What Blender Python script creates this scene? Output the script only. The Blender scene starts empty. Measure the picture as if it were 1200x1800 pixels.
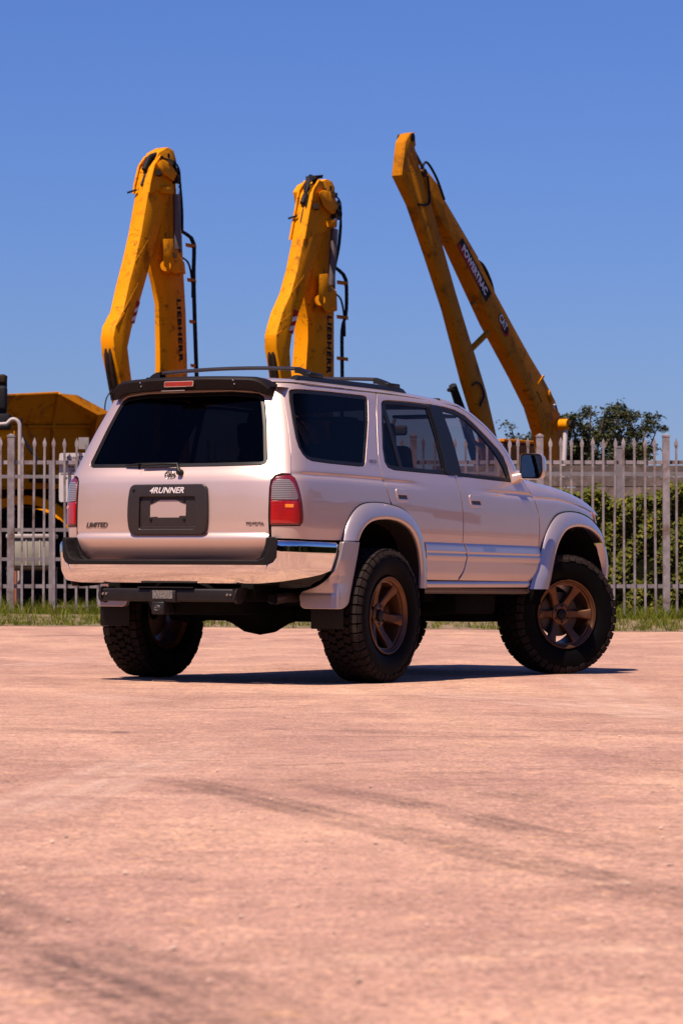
import bpy, bmesh, math, random
import numpy as np
from mathutils import Vector, Matrix, geometry

R = math.radians
scene = bpy.context.scene
col = scene.collection

# ------------------------------------------------------------------ camera
CAM_Z = 0.5751
cam_data = bpy.data.cameras.new('camera')
cam = bpy.data.objects.new('camera', cam_data)
col.objects.link(cam)
cam.location = (0, 0, CAM_Z)
cam.rotation_euler = (R(90) + math.atan((1036.89 - 900) / 5158.6), 0, 0)
cam_data.sensor_fit = 'VERTICAL'
cam_data.sensor_height = 36.0
cam_data.sensor_width = 24.0
cam_data.lens = 5158.6 / 1800 * 36
cam_data.clip_start = 0.1
cam_data.clip_end = 5000
cam_data.dof.use_dof = True
cam_data.dof.focus_distance = 17.6
cam_data.dof.aperture_fstop = 10.0
scene.camera = cam

# ------------------------------------------------------------------ sky and sun
YAW = 0.5164                      # heading of the vehicle, right of the view direction
SUN_AZ = YAW + math.pi + R(3)    # the sun stands behind the vehicle's tail
SUN_EL = R(60)
world = bpy.data.worlds.new('World')
scene.world = world
world.use_nodes = True
wn = world.node_tree.nodes
wl = world.node_tree.links
bg = wn['Background']
sky = wn.new('ShaderNodeTexSky')
sky.sky_type = 'NISHITA'
sky.sun_disc = False
sky.sun_elevation = SUN_EL
sky.sun_rotation = SUN_AZ
sky.altitude = 0
sky.air_density = 1.4
sky.dust_density = 0.1
sky.ozone_density = 6.0
tint = wn.new('ShaderNodeMix')
tint.data_type = 'RGBA'
tint.blend_type = 'MULTIPLY'
tint.inputs['Factor'].default_value = 1.0
tint.inputs['B'].default_value = (0.475, 0.605, 1.15, 1)
wl.new(sky.outputs['Color'], tint.inputs['A'])
wl.new(tint.outputs['Result'], bg.inputs['Color'])
bg.inputs['Strength'].default_value = 0.05

sun_data = bpy.data.lights.new('sun', 'SUN')
sun_data.energy = 5.0
sun_data.angle = R(0.53)
sun_data.color = (1.0, 0.82, 0.68)
sun = bpy.data.objects.new('sun', sun_data)
col.objects.link(sun)
SUN_DIR = Vector((math.sin(SUN_AZ) * math.cos(SUN_EL), math.cos(SUN_AZ) * math.cos(SUN_EL), math.sin(SUN_EL)))
sun.rotation_euler = SUN_DIR.to_track_quat('Z', 'Y').to_euler()
sun.location = (0, 0, 60)

vs = scene.view_settings
vs.view_transform = 'Standard'
vs.look = 'None'
vs.exposure = 0.85
vs.gamma = 1.0
vs.use_curve_mapping = False
scene.render.engine = 'CYCLES'
scene.cycles.max_bounces = 10
scene.cycles.transparent_max_bounces = 24
scene.cycles.use_denoising = True

# ------------------------------------------------------------------ materials
MATS = {}


class NT:
    """thin wrapper for writing node trees"""

    def __init__(self, m):
        self.t = m.node_tree
        self.n = m.node_tree.nodes
        self.l = m.node_tree.links

    def node(self, kind, **kw):
        nd = self.n.new(kind)
        for k, v in kw.items():
            if k.startswith('_'):
                setattr(nd, k[1:], v)
        for k, v in kw.items():
            if not k.startswith('_'):
                key = int(k[1:]) if k[0] == 'i' and k[1:].isdigit() else k.replace('__', ' ')
                if hasattr(v, 'links') or hasattr(v, 'is_linked'):
                    self.l.new(v, nd.inputs[key])
                else:
                    nd.inputs[key].default_value = v
        return nd

    def coords(self, kind='Object'):
        return self.node('ShaderNodeTexCoord').outputs[kind]

    def mapping(self, vec, scale=(1, 1, 1), rot=(0, 0, 0), loc=(0, 0, 0)):
        return self.node('ShaderNodeMapping', Vector=vec, Scale=scale, Rotation=rot, Location=loc).outputs['Vector']

    def noise(self, vec, scale, detail=4.0, rough=0.55, dist=0.0, out='Fac'):
        return self.node('ShaderNodeTexNoise', Vector=vec, Scale=scale, Detail=detail, Roughness=rough, Distortion=dist).outputs[out]

    def ramp(self, fac, stops, interp='LINEAR'):
        nd = self.node('ShaderNodeValToRGB', Fac=fac)
        cr = nd.color_ramp
        cr.interpolation = interp
        while len(cr.elements) > 1:
            cr.elements.remove(cr.elements[-1])
        cr.elements[0].position = stops[0][0]
        cr.elements[0].color = col4(stops[0][1])
        for p, c in stops[1:]:
            e = cr.elements.new(p)
            e.color = col4(c)
        return nd.outputs['Color']

    def mix(self, fac, a, b, mode='MIX'):
        nd = self.n.new('ShaderNodeMix')
        nd.data_type = 'RGBA'
        nd.blend_type = mode
        nd.clamp_factor = True
        for key, v in (('Factor', fac), ('A', a), ('B', b)):
            s = [i for i in nd.inputs if i.name == key and (key == 'Factor' and i.type == 'VALUE' or i.type == 'RGBA')][0]
            if hasattr(v, 'is_linked'):
                self.l.new(v, s)
            else:
                s.default_value = v if key == 'Factor' else col4(v)
        return [o for o in nd.outputs if o.type == 'RGBA'][0]

    def math(self, op, a, b=0.0, clamp=False):
        nd = self.n.new('ShaderNodeMath')
        nd.operation = op
        nd.use_clamp = clamp
        for i, v in enumerate((a, b)):
            if hasattr(v, 'is_linked'):
                self.l.new(v, nd.inputs[i])
            else:
                nd.inputs[i].default_value = v
        return nd.outputs[0]

    def bump(self, height, strength=0.3, distance=0.01, normal=None):
        nd = self.node('ShaderNodeBump', Height=height, Strength=strength, Distance=distance)
        if normal is not None:
            self.l.new(normal, nd.inputs['Normal'])
        return nd.outputs['Normal']


def col4(c):
    if isinstance(c, (int, float)):
        return (c, c, c, 1)
    return tuple(c) if len(c) == 4 else (c[0], c[1], c[2], 1)


def mat(name, color=(0.5, 0.5, 0.5), rough=0.5, metal=0.0, coat=0.0, spec=0.5, vary=0.0, vscale=8.0, bump=0.0, bscale=60.0,
        dirt=None, dirt_amt=0.0, dirt_scale=3.0, rvary=0.0, perobj=0.0):
    """procedural principled material with colour variation, dirt and fine bump"""
    if name in MATS:
        return MATS[name]
    m = bpy.data.materials.new(name)
    m.use_nodes = True
    t = NT(m)
    p = t.n['Principled BSDF']
    p.inputs['Base Color'].default_value = col4(color)
    p.inputs['Roughness'].default_value = rough
    p.inputs['Metallic'].default_value = metal
    p.inputs['Coat Weight'].default_value = coat
    p.inputs['Coat Roughness'].default_value = 0.03
    p.inputs['Specular IOR Level'].default_value = spec
    co = t.coords('Object')
    c = None
    if perobj > 0:      # alike pieces that share a mesh still wear differently
        ri = t.node('ShaderNodeObjectInfo').outputs['Random']
        co = t.node('ShaderNodeVectorMath', _operation='ADD', i0=co, i1=t.node('ShaderNodeCombineXYZ', X=t.math('MULTIPLY', ri, 91.0), Y=t.math('MULTIPLY', ri, 37.0)).outputs[0]).outputs[0]
    if vary > 0:
        f = t.noise(co, vscale, 5, 0.6)
        lo = tuple(max(0, v * (1 - vary)) for v in color)
        hi = tuple(min(1, v * (1 + vary)) for v in color)
        c = t.ramp(f, [(0.3, lo), (0.7, hi)])
    if dirt is not None:
        f = t.noise(co, dirt_scale, 6, 0.65, 0.4)
        fac = t.ramp(f, [(0.62 - 0.25 * dirt_amt, 0.0), (0.72 - 0.1 * dirt_amt, 1.0)])
        c = t.mix(fac, c if c is not None else color, dirt)
    if perobj > 0:
        g = t.math('ADD', t.math('MULTIPLY', ri, 2 * perobj), 1 - perobj)
        gc = t.node('ShaderNodeCombineColor', Red=g, Green=g, Blue=g).outputs[0]
        c = t.mix(1.0, c if c is not None else color, gc, 'MULTIPLY')
    if c is not None:
        t.l.new(c, p.inputs['Base Color'])
    if rvary > 0:
        f = t.noise(co, vscale * 1.7, 4)
        t.l.new(t.node('ShaderNodeMapRange', Value=f, i1=0.3, i2=0.7, i3=max(0.02, rough - rvary), i4=min(1, rough + rvary)).outputs[0], p.inputs['Roughness'])
    if bump > 0:
        t.l.new(t.bump(t.noise(co, bscale, 4), bump, 0.01), p.inputs['Normal'])
    MATS[name] = m
    return m


def glass_mat(name, tint_col, refl=1.0, ior=1.5):
    """thin sheet of (tinted) glass: lets tinted light through and mirrors by Fresnel"""
    if name in MATS:
        return MATS[name]
    m = bpy.data.materials.new(name)
    m.use_nodes = True
    t = NT(m)
    t.n.remove(t.n['Principled BSDF'])
    out = t.n['Material Output']
    tr = t.node('ShaderNodeBsdfTransparent', Color=col4(tint_col))
    gl = t.node('ShaderNodeBsdfGlossy', Color=(refl, refl * .92, refl * .88, 1), Roughness=0.01)
    back = t.node('ShaderNodeNewGeometry').outputs['Backfacing']
    # the Fresnel node inverts the index on back faces; a thin sheet looks the same from both sides
    eff = t.math('ADD', t.math('MULTIPLY', back, 1.0 / ior - ior), ior)
    fr = t.node('ShaderNodeFresnel', IOR=eff)
    mx = t.node('ShaderNodeMixShader', Fac=fr.outputs[0], i1=tr.outputs[0], i2=gl.outputs[0])
    t.l.new(mx.outputs[0], out.inputs['Surface'])
    MATS[name] = m
    return m


# ------------------------------------------------------------------ mesh helpers
def tag(o, label=None, cat=None, group=None, kind=None):
    if label:
        o['label'] = label
    if cat:
        o['category'] = cat
    if group:
        o['group'] = group
    if kind:
        o['kind'] = kind
    return o


def empty(name, loc=(0, 0, 0), rz=0.0, parent=None):
    o = bpy.data.objects.new(name, None)
    o.empty_display_size = 0.2
    o.location = loc
    o.rotation_euler = (0, 0, rz)
    col.objects.link(o)
    if parent:
        o.parent = parent
    return o


def link_mesh(name, me, material, parent=None, loc=None):
    o = bpy.data.objects.new(name, me)
    if material is not None and not me.materials:
        me.materials.append(material)
    col.objects.link(o)
    if parent is not None:
        o.parent = parent
    if loc is not None:
        o.location = loc
    return o


class MB:
    """collects vertices and faces of one mesh"""

    def __init__(self):
        self.v = []
        self.f = []

    def add(self, vs_, fs_):
        b = len(self.v)
        self.v.extend([tuple(map(float, q)) for q in vs_])
        self.f.extend([tuple(b + i for i in q) for q in fs_])
        return self

    def box(self, lo, hi, mtx=None):
        x0, y0, z0 = lo
        x1, y1, z1 = hi
        vs_ = [(x0, y0, z0), (x1, y0, z0), (x1, y1, z0), (x0, y1, z0), (x0, y0, z1), (x1, y0, z1), (x1, y1, z1), (x0, y1, z1)]
        if mtx is not None:
            vs_ = [tuple(mtx @ Vector(q)) for q in vs_]
        return self.add(vs_, [(3, 2, 1, 0), (4, 5, 6, 7), (0, 1, 5, 4), (1, 2, 6, 5), (2, 3, 7, 6), (3, 0, 4, 7)])

    def prism(self, poly, y0, y1, frame=None):
        """poly in (x,z), extruded along y; frame maps (x,y,z) to space"""
        n = len(poly)
        a = sum(poly[i][0] * poly[(i + 1) % n][1] - poly[(i + 1) % n][0] * poly[i][1] for i in range(n))
        if a < 0:
            poly = poly[::-1]
        vs_ = [(p[0], y0, p[1]) for p in poly] + [(p[0], y1, p[1]) for p in poly]
        if frame is not None:
            vs_ = [tuple(frame(*q)) for q in vs_]
        fs_ = [tuple(range(n)), tuple(range(2 * n - 1, n - 1, -1))]
        for i in range(n):
            j = (i + 1) % n
            fs_.append((i, n + i, n + j, j))
        return self.add(vs_, fs_)

    def tube(self, pts, rad, seg=10, cap=True):
        pts = [Vector(p) for p in pts]
        n = len(pts)
        rad = rad if hasattr(rad, '__len__') else [rad] * n
        b = len(self.v)
        ref = None
        for i, p in enumerate(pts):
            t = (pts[min(i + 1, n - 1)] - pts[max(i - 1, 0)]).normalized()
            if ref is None:
                ref = Vector((0, 0, 1)) if abs(t.z) < 0.9 else Vector((1, 0, 0))
            u = (ref - t * ref.dot(t)).normalized()
            ref = u
            w = t.cross(u)
            for k in range(seg):
                a = 2 * math.pi * k / seg
                self.v.append(tuple(p + (u * math.cos(a) + w * math.sin(a)) * rad[i]))
        for i in range(n - 1):
            for k in range(seg):
                k2 = (k + 1) % seg
                self.f.append((b + i * seg + k, b + i * seg + k2, b + (i + 1) * seg + k2, b + (i + 1) * seg + k))
        if cap:
            self.f.append(tuple(b + k for k in range(seg))[::-1])
            self.f.append(tuple(b + (n - 1) * seg + k for k in range(seg)))
        return self

    def lathe(self, prof, axis='y', seg=48, center=(0, 0, 0), close=False):
        """prof: list of (axial, radius)"""
        b = len(self.v)
        m = len(prof)
        for k in range(seg):
            a = 2 * math.pi * k / seg
            c, s = math.cos(a), math.sin(a)
            for (h, r) in prof:
                q = {'y': (r * c, h, r * s), 'z': (r * c, r * s, h), 'x': (h, r * c, r * s)}[axis]
                self.v.append((q[0] + center[0], q[1] + center[1], q[2] + center[2]))
        for k in range(seg):
            k2 = (k + 1) % seg
            for j in range(m - 1 + (1 if close else 0)):
                j2 = (j + 1) % m
                self.f.append((b + k * m + j, b + k * m + j2, b + k2 * m + j2, b + k2 * m + j))
        return self

    def grid(self, P, flip=False):
        """P: rows x cols array of points"""
        nr, nc = len(P), len(P[0])
        b = len(self.v)
        for row in P:
            self.v.extend([tuple(map(float, q)) for q in row])
        for i in range(nr - 1):
            for j in range(nc - 1):
                q = (b + i * nc + j, b + i * nc + j + 1, b + (i + 1) * nc + j + 1, b + (i + 1) * nc + j)
                self.f.append(q[::-1] if flip else q)
        return self

    def build(self, name, material, parent=None, smooth=35, bevel=0.0, bseg=2, fix=True, loc=None):
        me = bpy.data.meshes.new(name)
        me.from_pydata(self.v, [], self.f)
        if fix or bevel > 0:
            bm = bmesh.new()
            bm.from_mesh(me)
            if fix:
                bmesh.ops.recalc_face_normals(bm, faces=bm.faces[:])
            if bevel > 0:
                es = [e for e in bm.edges if len(e.link_faces) == 2 and e.calc_face_angle(0) > R(25)]
                bmesh.ops.bevel(bm, geom=es, offset=bevel, offset_type='OFFSET', segments=bseg, profile=0.5, affect='EDGES', clamp_overlap=True)
            bm.to_mesh(me)
            bm.free()
        me.update()
        if smooth:
            me.shade_smooth()
            me.set_sharp_from_angle(angle=R(smooth))
        return link_mesh(name, me, material, parent, loc)


def text_mesh(body, size=1.0, extrude=0.0, shear=0.0, offset=0.0, align='CENTER', spacing=1.0):
    """text as a mesh in its local XY plane"""
    cu = bpy.data.curves.new('txt', 'FONT')
    cu.body = body
    cu.size = size
    cu.extrude = extrude
    cu.shear = shear
    cu.offset = offset
    cu.align_x = align
    cu.align_y = 'CENTER'
    cu.space_character = spacing
    cu.resolution_u = 3
    o = bpy.data.objects.new('txt', cu)
    col.objects.link(o)
    dg = bpy.context.evaluated_depsgraph_get()
    me = bpy.data.meshes.new_from_object(o.evaluated_get(dg))
    bpy.data.objects.remove(o)
    bpy.data.curves.remove(cu)
    me.materials.clear()
    return me


def place_text(name, me, material, parent, origin, xdir, ydir, fit=None, bendfn=None):
    """lay a text mesh so that its X runs along xdir and Y along ydir; fit=(w,h) stretches it"""
    co = np.array([v.co[:] for v in me.vertices])
    if fit:
        lo, hi = co.min(0), co.max(0)
        co[:, 0] = (co[:, 0] - (lo[0] + hi[0]) / 2) * fit[0] / (hi[0] - lo[0])
        co[:, 1] = (co[:, 1] - (lo[1] + hi[1]) / 2) * fit[1] / (hi[1] - lo[1])
    x = Vector(xdir).normalized()
    y = Vector(ydir).normalized()
    z = x.cross(y)
    for v, c in zip(me.vertices, co):
        q = Vector(origin) + x * c[0] + y * c[1] + z * c[2]
        v.co = bendfn(q) if bendfn else q
    me.update()
    return link_mesh(name, me, material, parent)


def pchip(xs, ys):
    xs = np.array(xs, float)
    ys = np.array(ys, float)
    h = np.diff(xs)
    d = np.diff(ys) / h
    m = np.zeros_like(ys)
    m[0], m[-1] = d[0], d[-1]
    for i in range(1, len(xs) - 1):
        if d[i - 1] * d[i] > 0:
            w1, w2 = 2 * h[i] + h[i - 1], h[i] + 2 * h[i - 1]
            m[i] = (w1 + w2) / (w1 / d[i - 1] + w2 / d[i])

    def f(x):
        x = np.clip(np.asarray(x, float), xs[0], xs[-1])
        i = np.clip(np.searchsorted(xs, x) - 1, 0, len(xs) - 2)
        t = (x - xs[i]) / h[i]
        return ((2 * t**3 - 3 * t**2 + 1) * ys[i] + (t**3 - 2 * t**2 + t) * h[i] * m[i]
                + (-2 * t**3 + 3 * t**2) * ys[i + 1] + (t**3 - t**2) * h[i] * m[i + 1])
    return f


def spline(pts, n, closed=False):
    """Catmull-Rom through pts, resampled to n points evenly by length"""
    P = np.array(pts, float)
    if closed:
        P = np.vstack([P[-1], P, P[0], P[1]])
    else:
        P = np.vstack([2 * P[0] - P[1], P, 2 * P[-1] - P[-2]])
    out = []
    for i in range(1, len(P) - 2):
        for t in np.linspace(0, 1, 12, endpoint=False):
            a, b, c, d = P[i - 1], P[i], P[i + 1], P[i + 2]
            out.append(0.5 * (2 * b + (c - a) * t + (2 * a - 5 * b + 4 * c - d) * t**2 + (3 * b - a - 3 * c + d) * t**3))
    out.append(P[-2])
    out = np.array(out)
    L = np.concatenate([[0], np.cumsum(np.linalg.norm(np.diff(out, axis=0), axis=1))])
    q = np.linspace(0, L[-1], n + 1 if closed else n)
    if closed:
        q = q[:-1]
    return np.stack([np.interp(q, L, out[:, k]) for k in range(out.shape[1])], 1)


def round_poly(pts, r, seg=5):
    """polygon with every corner rounded by radius r (or per-corner list)"""
    P = [np.array(p, float) for p in pts]
    n = len(P)
    rr = r if hasattr(r, '__len__') else [r] * n
    out = []
    for i in range(n):
        a, b, c = P[i - 1], P[i], P[(i + 1) % n]
        u = (a - b)
        v = (c - b)
        lu, lv = np.linalg.norm(u), np.linalg.norm(v)
        k = min(rr[i], lu * 0.45, lv * 0.45)
        if k < 1e-5:
            out.append(b)
            continue
        p0, p2 = b + u / lu * k, b + v / lv * k
        for t in np.linspace(0, 1, seg + 1):
            out.append((1 - t)**2 * p0 + 2 * t * (1 - t) * b + t**2 * p2)
    return [tuple(q) for q in out]


TILT = 0.00884


def ground_z(x, y):
    """height of the yard: it drains gently to the right and climbs towards the fence"""
    t = min(max((y - 20.0) / 16.0, 0), 1)
    s = min(max((y - 36.0) / 3.5, 0), 1)
    return -TILT * 15 * math.tanh(x / 15) + 0.10 * t * t * (3 - 2 * t) + 0.11 * s * s * (3 - 2 * s)
# ------------------------------------------------------------------ ground
random.seed(7)
rng = np.random.default_rng(11)


def ground_material():
    m = bpy.data.materials.new('weathered_asphalt')
    m.use_nodes = True
    t = NT(m)
    p = t.n['Principled BSDF']
    co = t.coords('Object')
    big = t.noise(t.mapping(co, (0.8, 0.42, 1), (0, 0, 0.5)), 0.50, 7, 0.62, 0.9)
    patch = t.noise(t.mapping(co, (1, .6, 1), (0, 0, -.4), (9, 2, 0)), 0.9, 8, 0.64, 1.1)
    streak = t.noise(t.mapping(co, (0.5, 1.9, 1), (0, 0, R(9))), 1.1, 7, 0.66, 0.9)
    thin = t.noise(t.mapping(co, (0.6, 5.0, 1), (0, 0, R(6)), (4, 1, 0)), 1.5, 8, 0.72, 0.5)
    mid = t.noise(co, 5.0, 10, 0.76)
    mid2 = t.noise(t.mapping(co, (1, 1, 1), (0, 0, 0.7), (3, 5, 0)), 19.0, 8, 0.75)
    fine = t.noise(co, 75, 4, 0.7)
    grain = t.node('ShaderNodeTexVoronoi', Vector=co, Scale=140.0).outputs['Distance']
    base = t.ramp(big, [(0.30, (0.325, 0.178, 0.155)), (0.5, (0.385, 0.220, 0.175)), (0.70, (0.465, 0.280, 0.205))])
    base = t.mix(1.0, base, t.ramp(patch, [(0.34, (0.76, 0.73, 0.75)), (0.5, (0.98, 0.98, 0.98)), (0.66, (1.22, 1.25, 1.22))]), 'MULTIPLY')
    base = t.mix(t.ramp(streak, [(0.58, 0.0), (0.70, 0.55)]), base, (0.53, 0.345, 0.265))
    base = t.mix(t.ramp(streak, [(0.30, 0.45), (0.42, 0.0)]), base, (0.23, 0.125, 0.108))
    base = t.mix(t.ramp(thin, [(0.63, 0.0), (0.69, 0.35)]), base, (0.19, 0.10, 0.085))
    base = t.mix(t.ramp(thin, [(0.31, 0.35), (0.37, 0.0)]), base, (0.56, 0.375, 0.29))
    base = t.mix(1.0, base, t.ramp(mid, [(0.36, 0.84), (0.5, 0.99), (0.64, 1.12)]), 'MULTIPLY')
    base = t.mix(1.0, base, t.ramp(mid2, [(0.36, 0.80), (0.5, 0.99), (0.64, 1.16)]), 'MULTIPLY')
    base = t.mix(t.ramp(fine, [(0.36, 0.8), (0.53, 0.0)]), base, (0.15, 0.08, 0.068))
    base = t.mix(t.ramp(fine, [(0.56, 0.0), (0.70, 0.7)]), base, (0.62, 0.41, 0.29))
    base = t.mix(t.ramp(grain, [(0.0, 0.45), (0.32, 0.0)]), base, (0.60, 0.40, 0.27))
    for sc_, lo_, hi_ in ((11.0, 0.72, 1.26), (27.0, 0.60, 1.40), (60.0, 0.55, 1.50)):
        cell = t.node('ShaderNodeTexVoronoi', Vector=t.mapping(co, (1, 1, 1), (0, 0, sc_), (sc_, 1, 0)), Scale=sc_)
        rnd = t.node('ShaderNodeSeparateColor', Color=cell.outputs['Color']).outputs[0]
        soft = t.ramp(cell.outputs['Distance'], [(0.15, 1.0), (0.5, 0.0)])
        tone = t.ramp(rnd, [(0.0, (lo_, lo_, lo_)), (0.22, (0.96, 0.96, 0.96)), (0.78, (1, 1, 1)), (1.0, (hi_, hi_, hi_ * .84))])
        base = t.mix(soft, base, t.mix(1.0, base, tone, 'MULTIPLY'))
    base = t.mix(1.0, base, (1.0, 1.01, 0.93), 'MULTIPLY')
    spots = t.noise(co, 2.6, 2, 0.4)
    base = t.mix(t.ramp(spots, [(0.745, 0.0), (0.77, 0.6)]), base, (0.09, 0.05, 0.045))
    t.l.new(base, p.inputs['Base Color'])
    p.inputs['Roughness'].default_value = 0.88
    p.inputs['Specular IOR Level'].default_value = 0.25
    h = t.math('ADD', t.math('MULTIPLY', fine, 0.7), t.math('MULTIPLY', grain, -0.5))
    t.l.new(t.bump(h, 0.55, 0.006), p.inputs['Normal'])
    return m


def sheet(name, xs, ys, dz, material, edge=None, zf=None):
    P = []
    for j, y in enumerate(ys):
        row = []
        for x in xs:
            yy = y
            if edge is not None and j == 0:
                yy = y + edge(x)
            row.append((x, yy, (zf or ground_z)(x, yy) + dz))
        P.append(row)
    return MB().grid(P).build(name, material, smooth=60, fix=False)


def axis(*segs):
    out = []
    for a, b, st in segs:
        out += list(np.arange(a, b, st))
    out.append(segs[-1][1])
    return out


gx = axis((-900, -60, 60), (-60, -12, 3), (-12, 12, 0.6), (12, 60, 3), (60, 900, 60))
gy = axis((-500, -30, 40), (-30, 2, 2), (2, 42, 0.6), (42, 90, 4), (90, 1800, 90))
ground = sheet('ground', gx, gy, 0.0, ground_material())
tag(ground, kind='structure')

verge_soil = mat('verge_soil', (0.105, 0.08, 0.03), 0.95, vary=0.45, vscale=3.0, dirt=(0.21, 0.14, 0.095), dirt_amt=0.7, dirt_scale=2.2, bump=0.6, bscale=25)


def ragged(x):
    return 0.24 * math.sin(x * 1.7) + 0.2 * math.sin(x * 0.63 + 2) + 0.16 * math.sin(x * 4.3 + 1.0) + 0.05 * math.sin(x * 11.0) + 0.03 * math.sin(x * 23.0 + 2)


verge = sheet('grass_verge', axis((-16, 16, 0.12)), [35.9, 36.4, 37, 38, 39, 40, 41, 43, 46], 0.004, verge_soil, ragged)
tag(verge, kind='structure')

yard_soil = mat('yard_soil', (0.075, 0.056, 0.036), 0.95, vary=0.4, vscale=1.2, dirt=(0.12, 0.085, 0.06), dirt_amt=0.6, dirt_scale=0.6, bump=0.5, bscale=10)
yard = sheet('yard_ground', axis((-900, -60, 60), (-60, 60, 5), (60, 900, 60)), axis((41.5, 60, 2), (60, 260, 20), (260, 1800, 140)), 0.008, yard_soil)
tag(yard, kind='structure')
field_soil = mat('added_field_grass', (0.045, 0.052, 0.014), 0.95, spec=.2, vary=0.4, vscale=0.8, dirt=(0.09, 0.07, 0.035), dirt_amt=0.6, dirt_scale=0.4)
for fx0, fx1 in ((-890, -30), (24, 904)):  # unseen dark fields, added to cut the light bounced off the asphalt
    fld = sheet('added_field', axis((fx0, fx1, 20)) , axis((-300, 0, 20), (0, 41.4, 4)), 0.006, field_soil)
    tag(fld, kind='structure')
fld = sheet('added_field', axis((-30, 24, 6)), axis((-300, -34, 20)), 0.006, field_soil)
tag(fld, kind='structure')

# tyre marks: flat rubber and dust traces pressed on the asphalt
def mark_material(name, color, strength, bars):
    m = bpy.data.materials.new(name)
    m.use_nodes = True
    t = NT(m)
    p = t.n['Principled BSDF']
    p.inputs['Base Color'].default_value = col4(color)
    p.inputs['Roughness'].default_value = 0.9
    uv = t.coords('UV')
    sx = t.node('ShaderNodeSeparateXYZ', Vector=uv)
    u, v = sx.outputs[0], sx.outputs[1]
    # u: 0..1 across, v: metres along
    prof = t.ramp(u, [(0.0, 0.0), (0.16, 0.75), (0.3, 0.35), (0.48, 0.9), (0.62, 0.3), (0.82, 0.8), (1.0, 0.0)])
    nse = t.noise(t.coords('Object'), 1.6, 7, 0.72, 0.3)
    brk = t.ramp(nse, [(0.36, 0.05), (0.56, 1.0)])
    nse2 = t.noise(t.coords('Object'), 90.0, 3, 0.7)
    brk2 = t.ramp(nse2, [(0.40, 0.1), (0.52, 1.0)])
    f = t.math('MULTIPLY', t.math('MULTIPLY', prof, brk), brk2)
    if bars:
        w = t.math('ADD', t.math('MULTIPLY', t.math('SINE', t.math('MULTIPLY', v, 95.0)), 0.5), 0.5)
        f = t.math('MULTIPLY', f, t.math('ADD', t.math('MULTIPLY', w, 0.7), 0.3))
    ends = t.node('ShaderNodeVertexColor', _layer_name='fade').outputs['Color']
    f = t.math('MULTIPLY', t.math('MULTIPLY', f, ends), strength)
    tr = t.node('ShaderNodeBsdfTransparent')
    mx = t.node('ShaderNodeMixShader', Fac=f, i1=tr.outputs[0], i2=p.outputs[0])
    t.l.new(mx.outputs[0], t.n['Material Output'].inputs['Surface'])
    return m


rubber_mark = mark_material('rubber_trace', (0.028, 0.018, 0.017), 0.75, True)
scuff_mark = mark_material('dark_scuff', (0.055, 0.036, 0.034), 0.42, False)
scuff_line = mark_material('scuff_line', (0.05, 0.032, 0.03), 0.5, False)
dust_mark = mark_material('dust_trace', (0.64, 0.45, 0.35), 0.62, False)


def tyre_mark(pts, width, material, h=0.004, fade_in=0.2, fade_out=0.2, name='tyre_mark'):
    c = spline(pts, 80)
    L = np.concatenate([[0], np.cumsum(np.linalg.norm(np.diff(c, axis=0), axis=1))])
    me = bpy.data.meshes.new(name)
    V, F, UV, FD = [], [], [], []
    for i in range(len(c)):
        tg = c[min(i + 1, len(c) - 1)] - c[max(i - 1, 0)]
        tg /= np.linalg.norm(tg)
        nn = np.array([-tg[1], tg[0]])
        q = L[i] / L[-1]
        fd = min(1, q / max(fade_in, 1e-3), (1 - q) / max(fade_out, 1e-3))
        for k, s in enumerate((-0.5, 0, 0.5)):
            x, y = c[i] + nn * width * s
            V.append((x, y, ground_z(x, y) + h))
            UV.append((0.5 + s, L[i]))
            FD.append(fd)
        if i:
            b = (i - 1) * 3
            F += [(b, b + 1, b + 4, b + 3), (b + 1, b + 2, b + 5, b + 4)]
    me.from_pydata(V, [], F)
    ul = me.uv_layers.new(name='UVMap')
    for lp in me.loops:
        ul.data[lp.index].uv = UV[lp.vertex_index]
    ca = me.color_attributes.new('fade', 'FLOAT_COLOR', 'POINT')
    for i, f in enumerate(FD):
        ca.data[i].color = (f, f, f, 1)
    return link_mesh(name, me, material, ground)


tyre_mark([(-0.60, 9.01), (-0.32, 8.35), (0.00, 7.36), (0.26, 6.62), (0.47, 6.02), (0.64, 5.54), (0.80, 5.18)], 0.20, rubber_mark, fade_in=0.06, fade_out=0.05)
tyre_mark([(-0.39, 9.24), (-0.07, 8.55), (0.24, 7.74), (0.47, 6.98), (0.77, 6.14)], 0.17, rubber_mark, h=0.0035, fade_in=0.4, fade_out=0.3)
tyre_mark([(-0.79, 5.67), (-0.51, 4.88), (-0.35, 4.54), (-0.22, 4.28), (-0.03, 3.74)], 0.26, scuff_mark, fade_in=0.05, fade_out=0.3)
tyre_mark([(-0.74, 5.27), (-0.49, 4.54), (-0.35, 4.22), (-0.23, 3.94), (-0.13, 3.69)], 0.18, rubber_mark, h=0.003, fade_in=0.05, fade_out=0.1)
tyre_mark([(-0.53, 12.41), (-0.24, 12.25), (0.05, 12.01), (0.23, 11.91), (0.44, 12.01)], 0.30, scuff_mark, fade_in=0.3, fade_out=0.3, h=0.003)
tyre_mark([(0.30, 17.34), (0.68, 16.03), (1.06, 15.21), (1.38, 14.19), (1.79, 13.18)], 0.65, dust_mark, fade_in=0.35, fade_out=0.05, h=0.0032)
tyre_mark([(1.65, 20.73), (1.57, 17.65), (1.46, 15.69), (1.43, 13.92), (1.64, 12.84)], 0.5, dust_mark, fade_in=0.2, fade_out=0.1, h=0.0036)
tyre_mark([(-0.88, 6.85), (-0.76, 8.17), (-0.59, 10.12), (-0.41, 11.72)], 0.35, dust_mark, fade_in=0.2, fade_out=0.5, h=0.0026)
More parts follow.
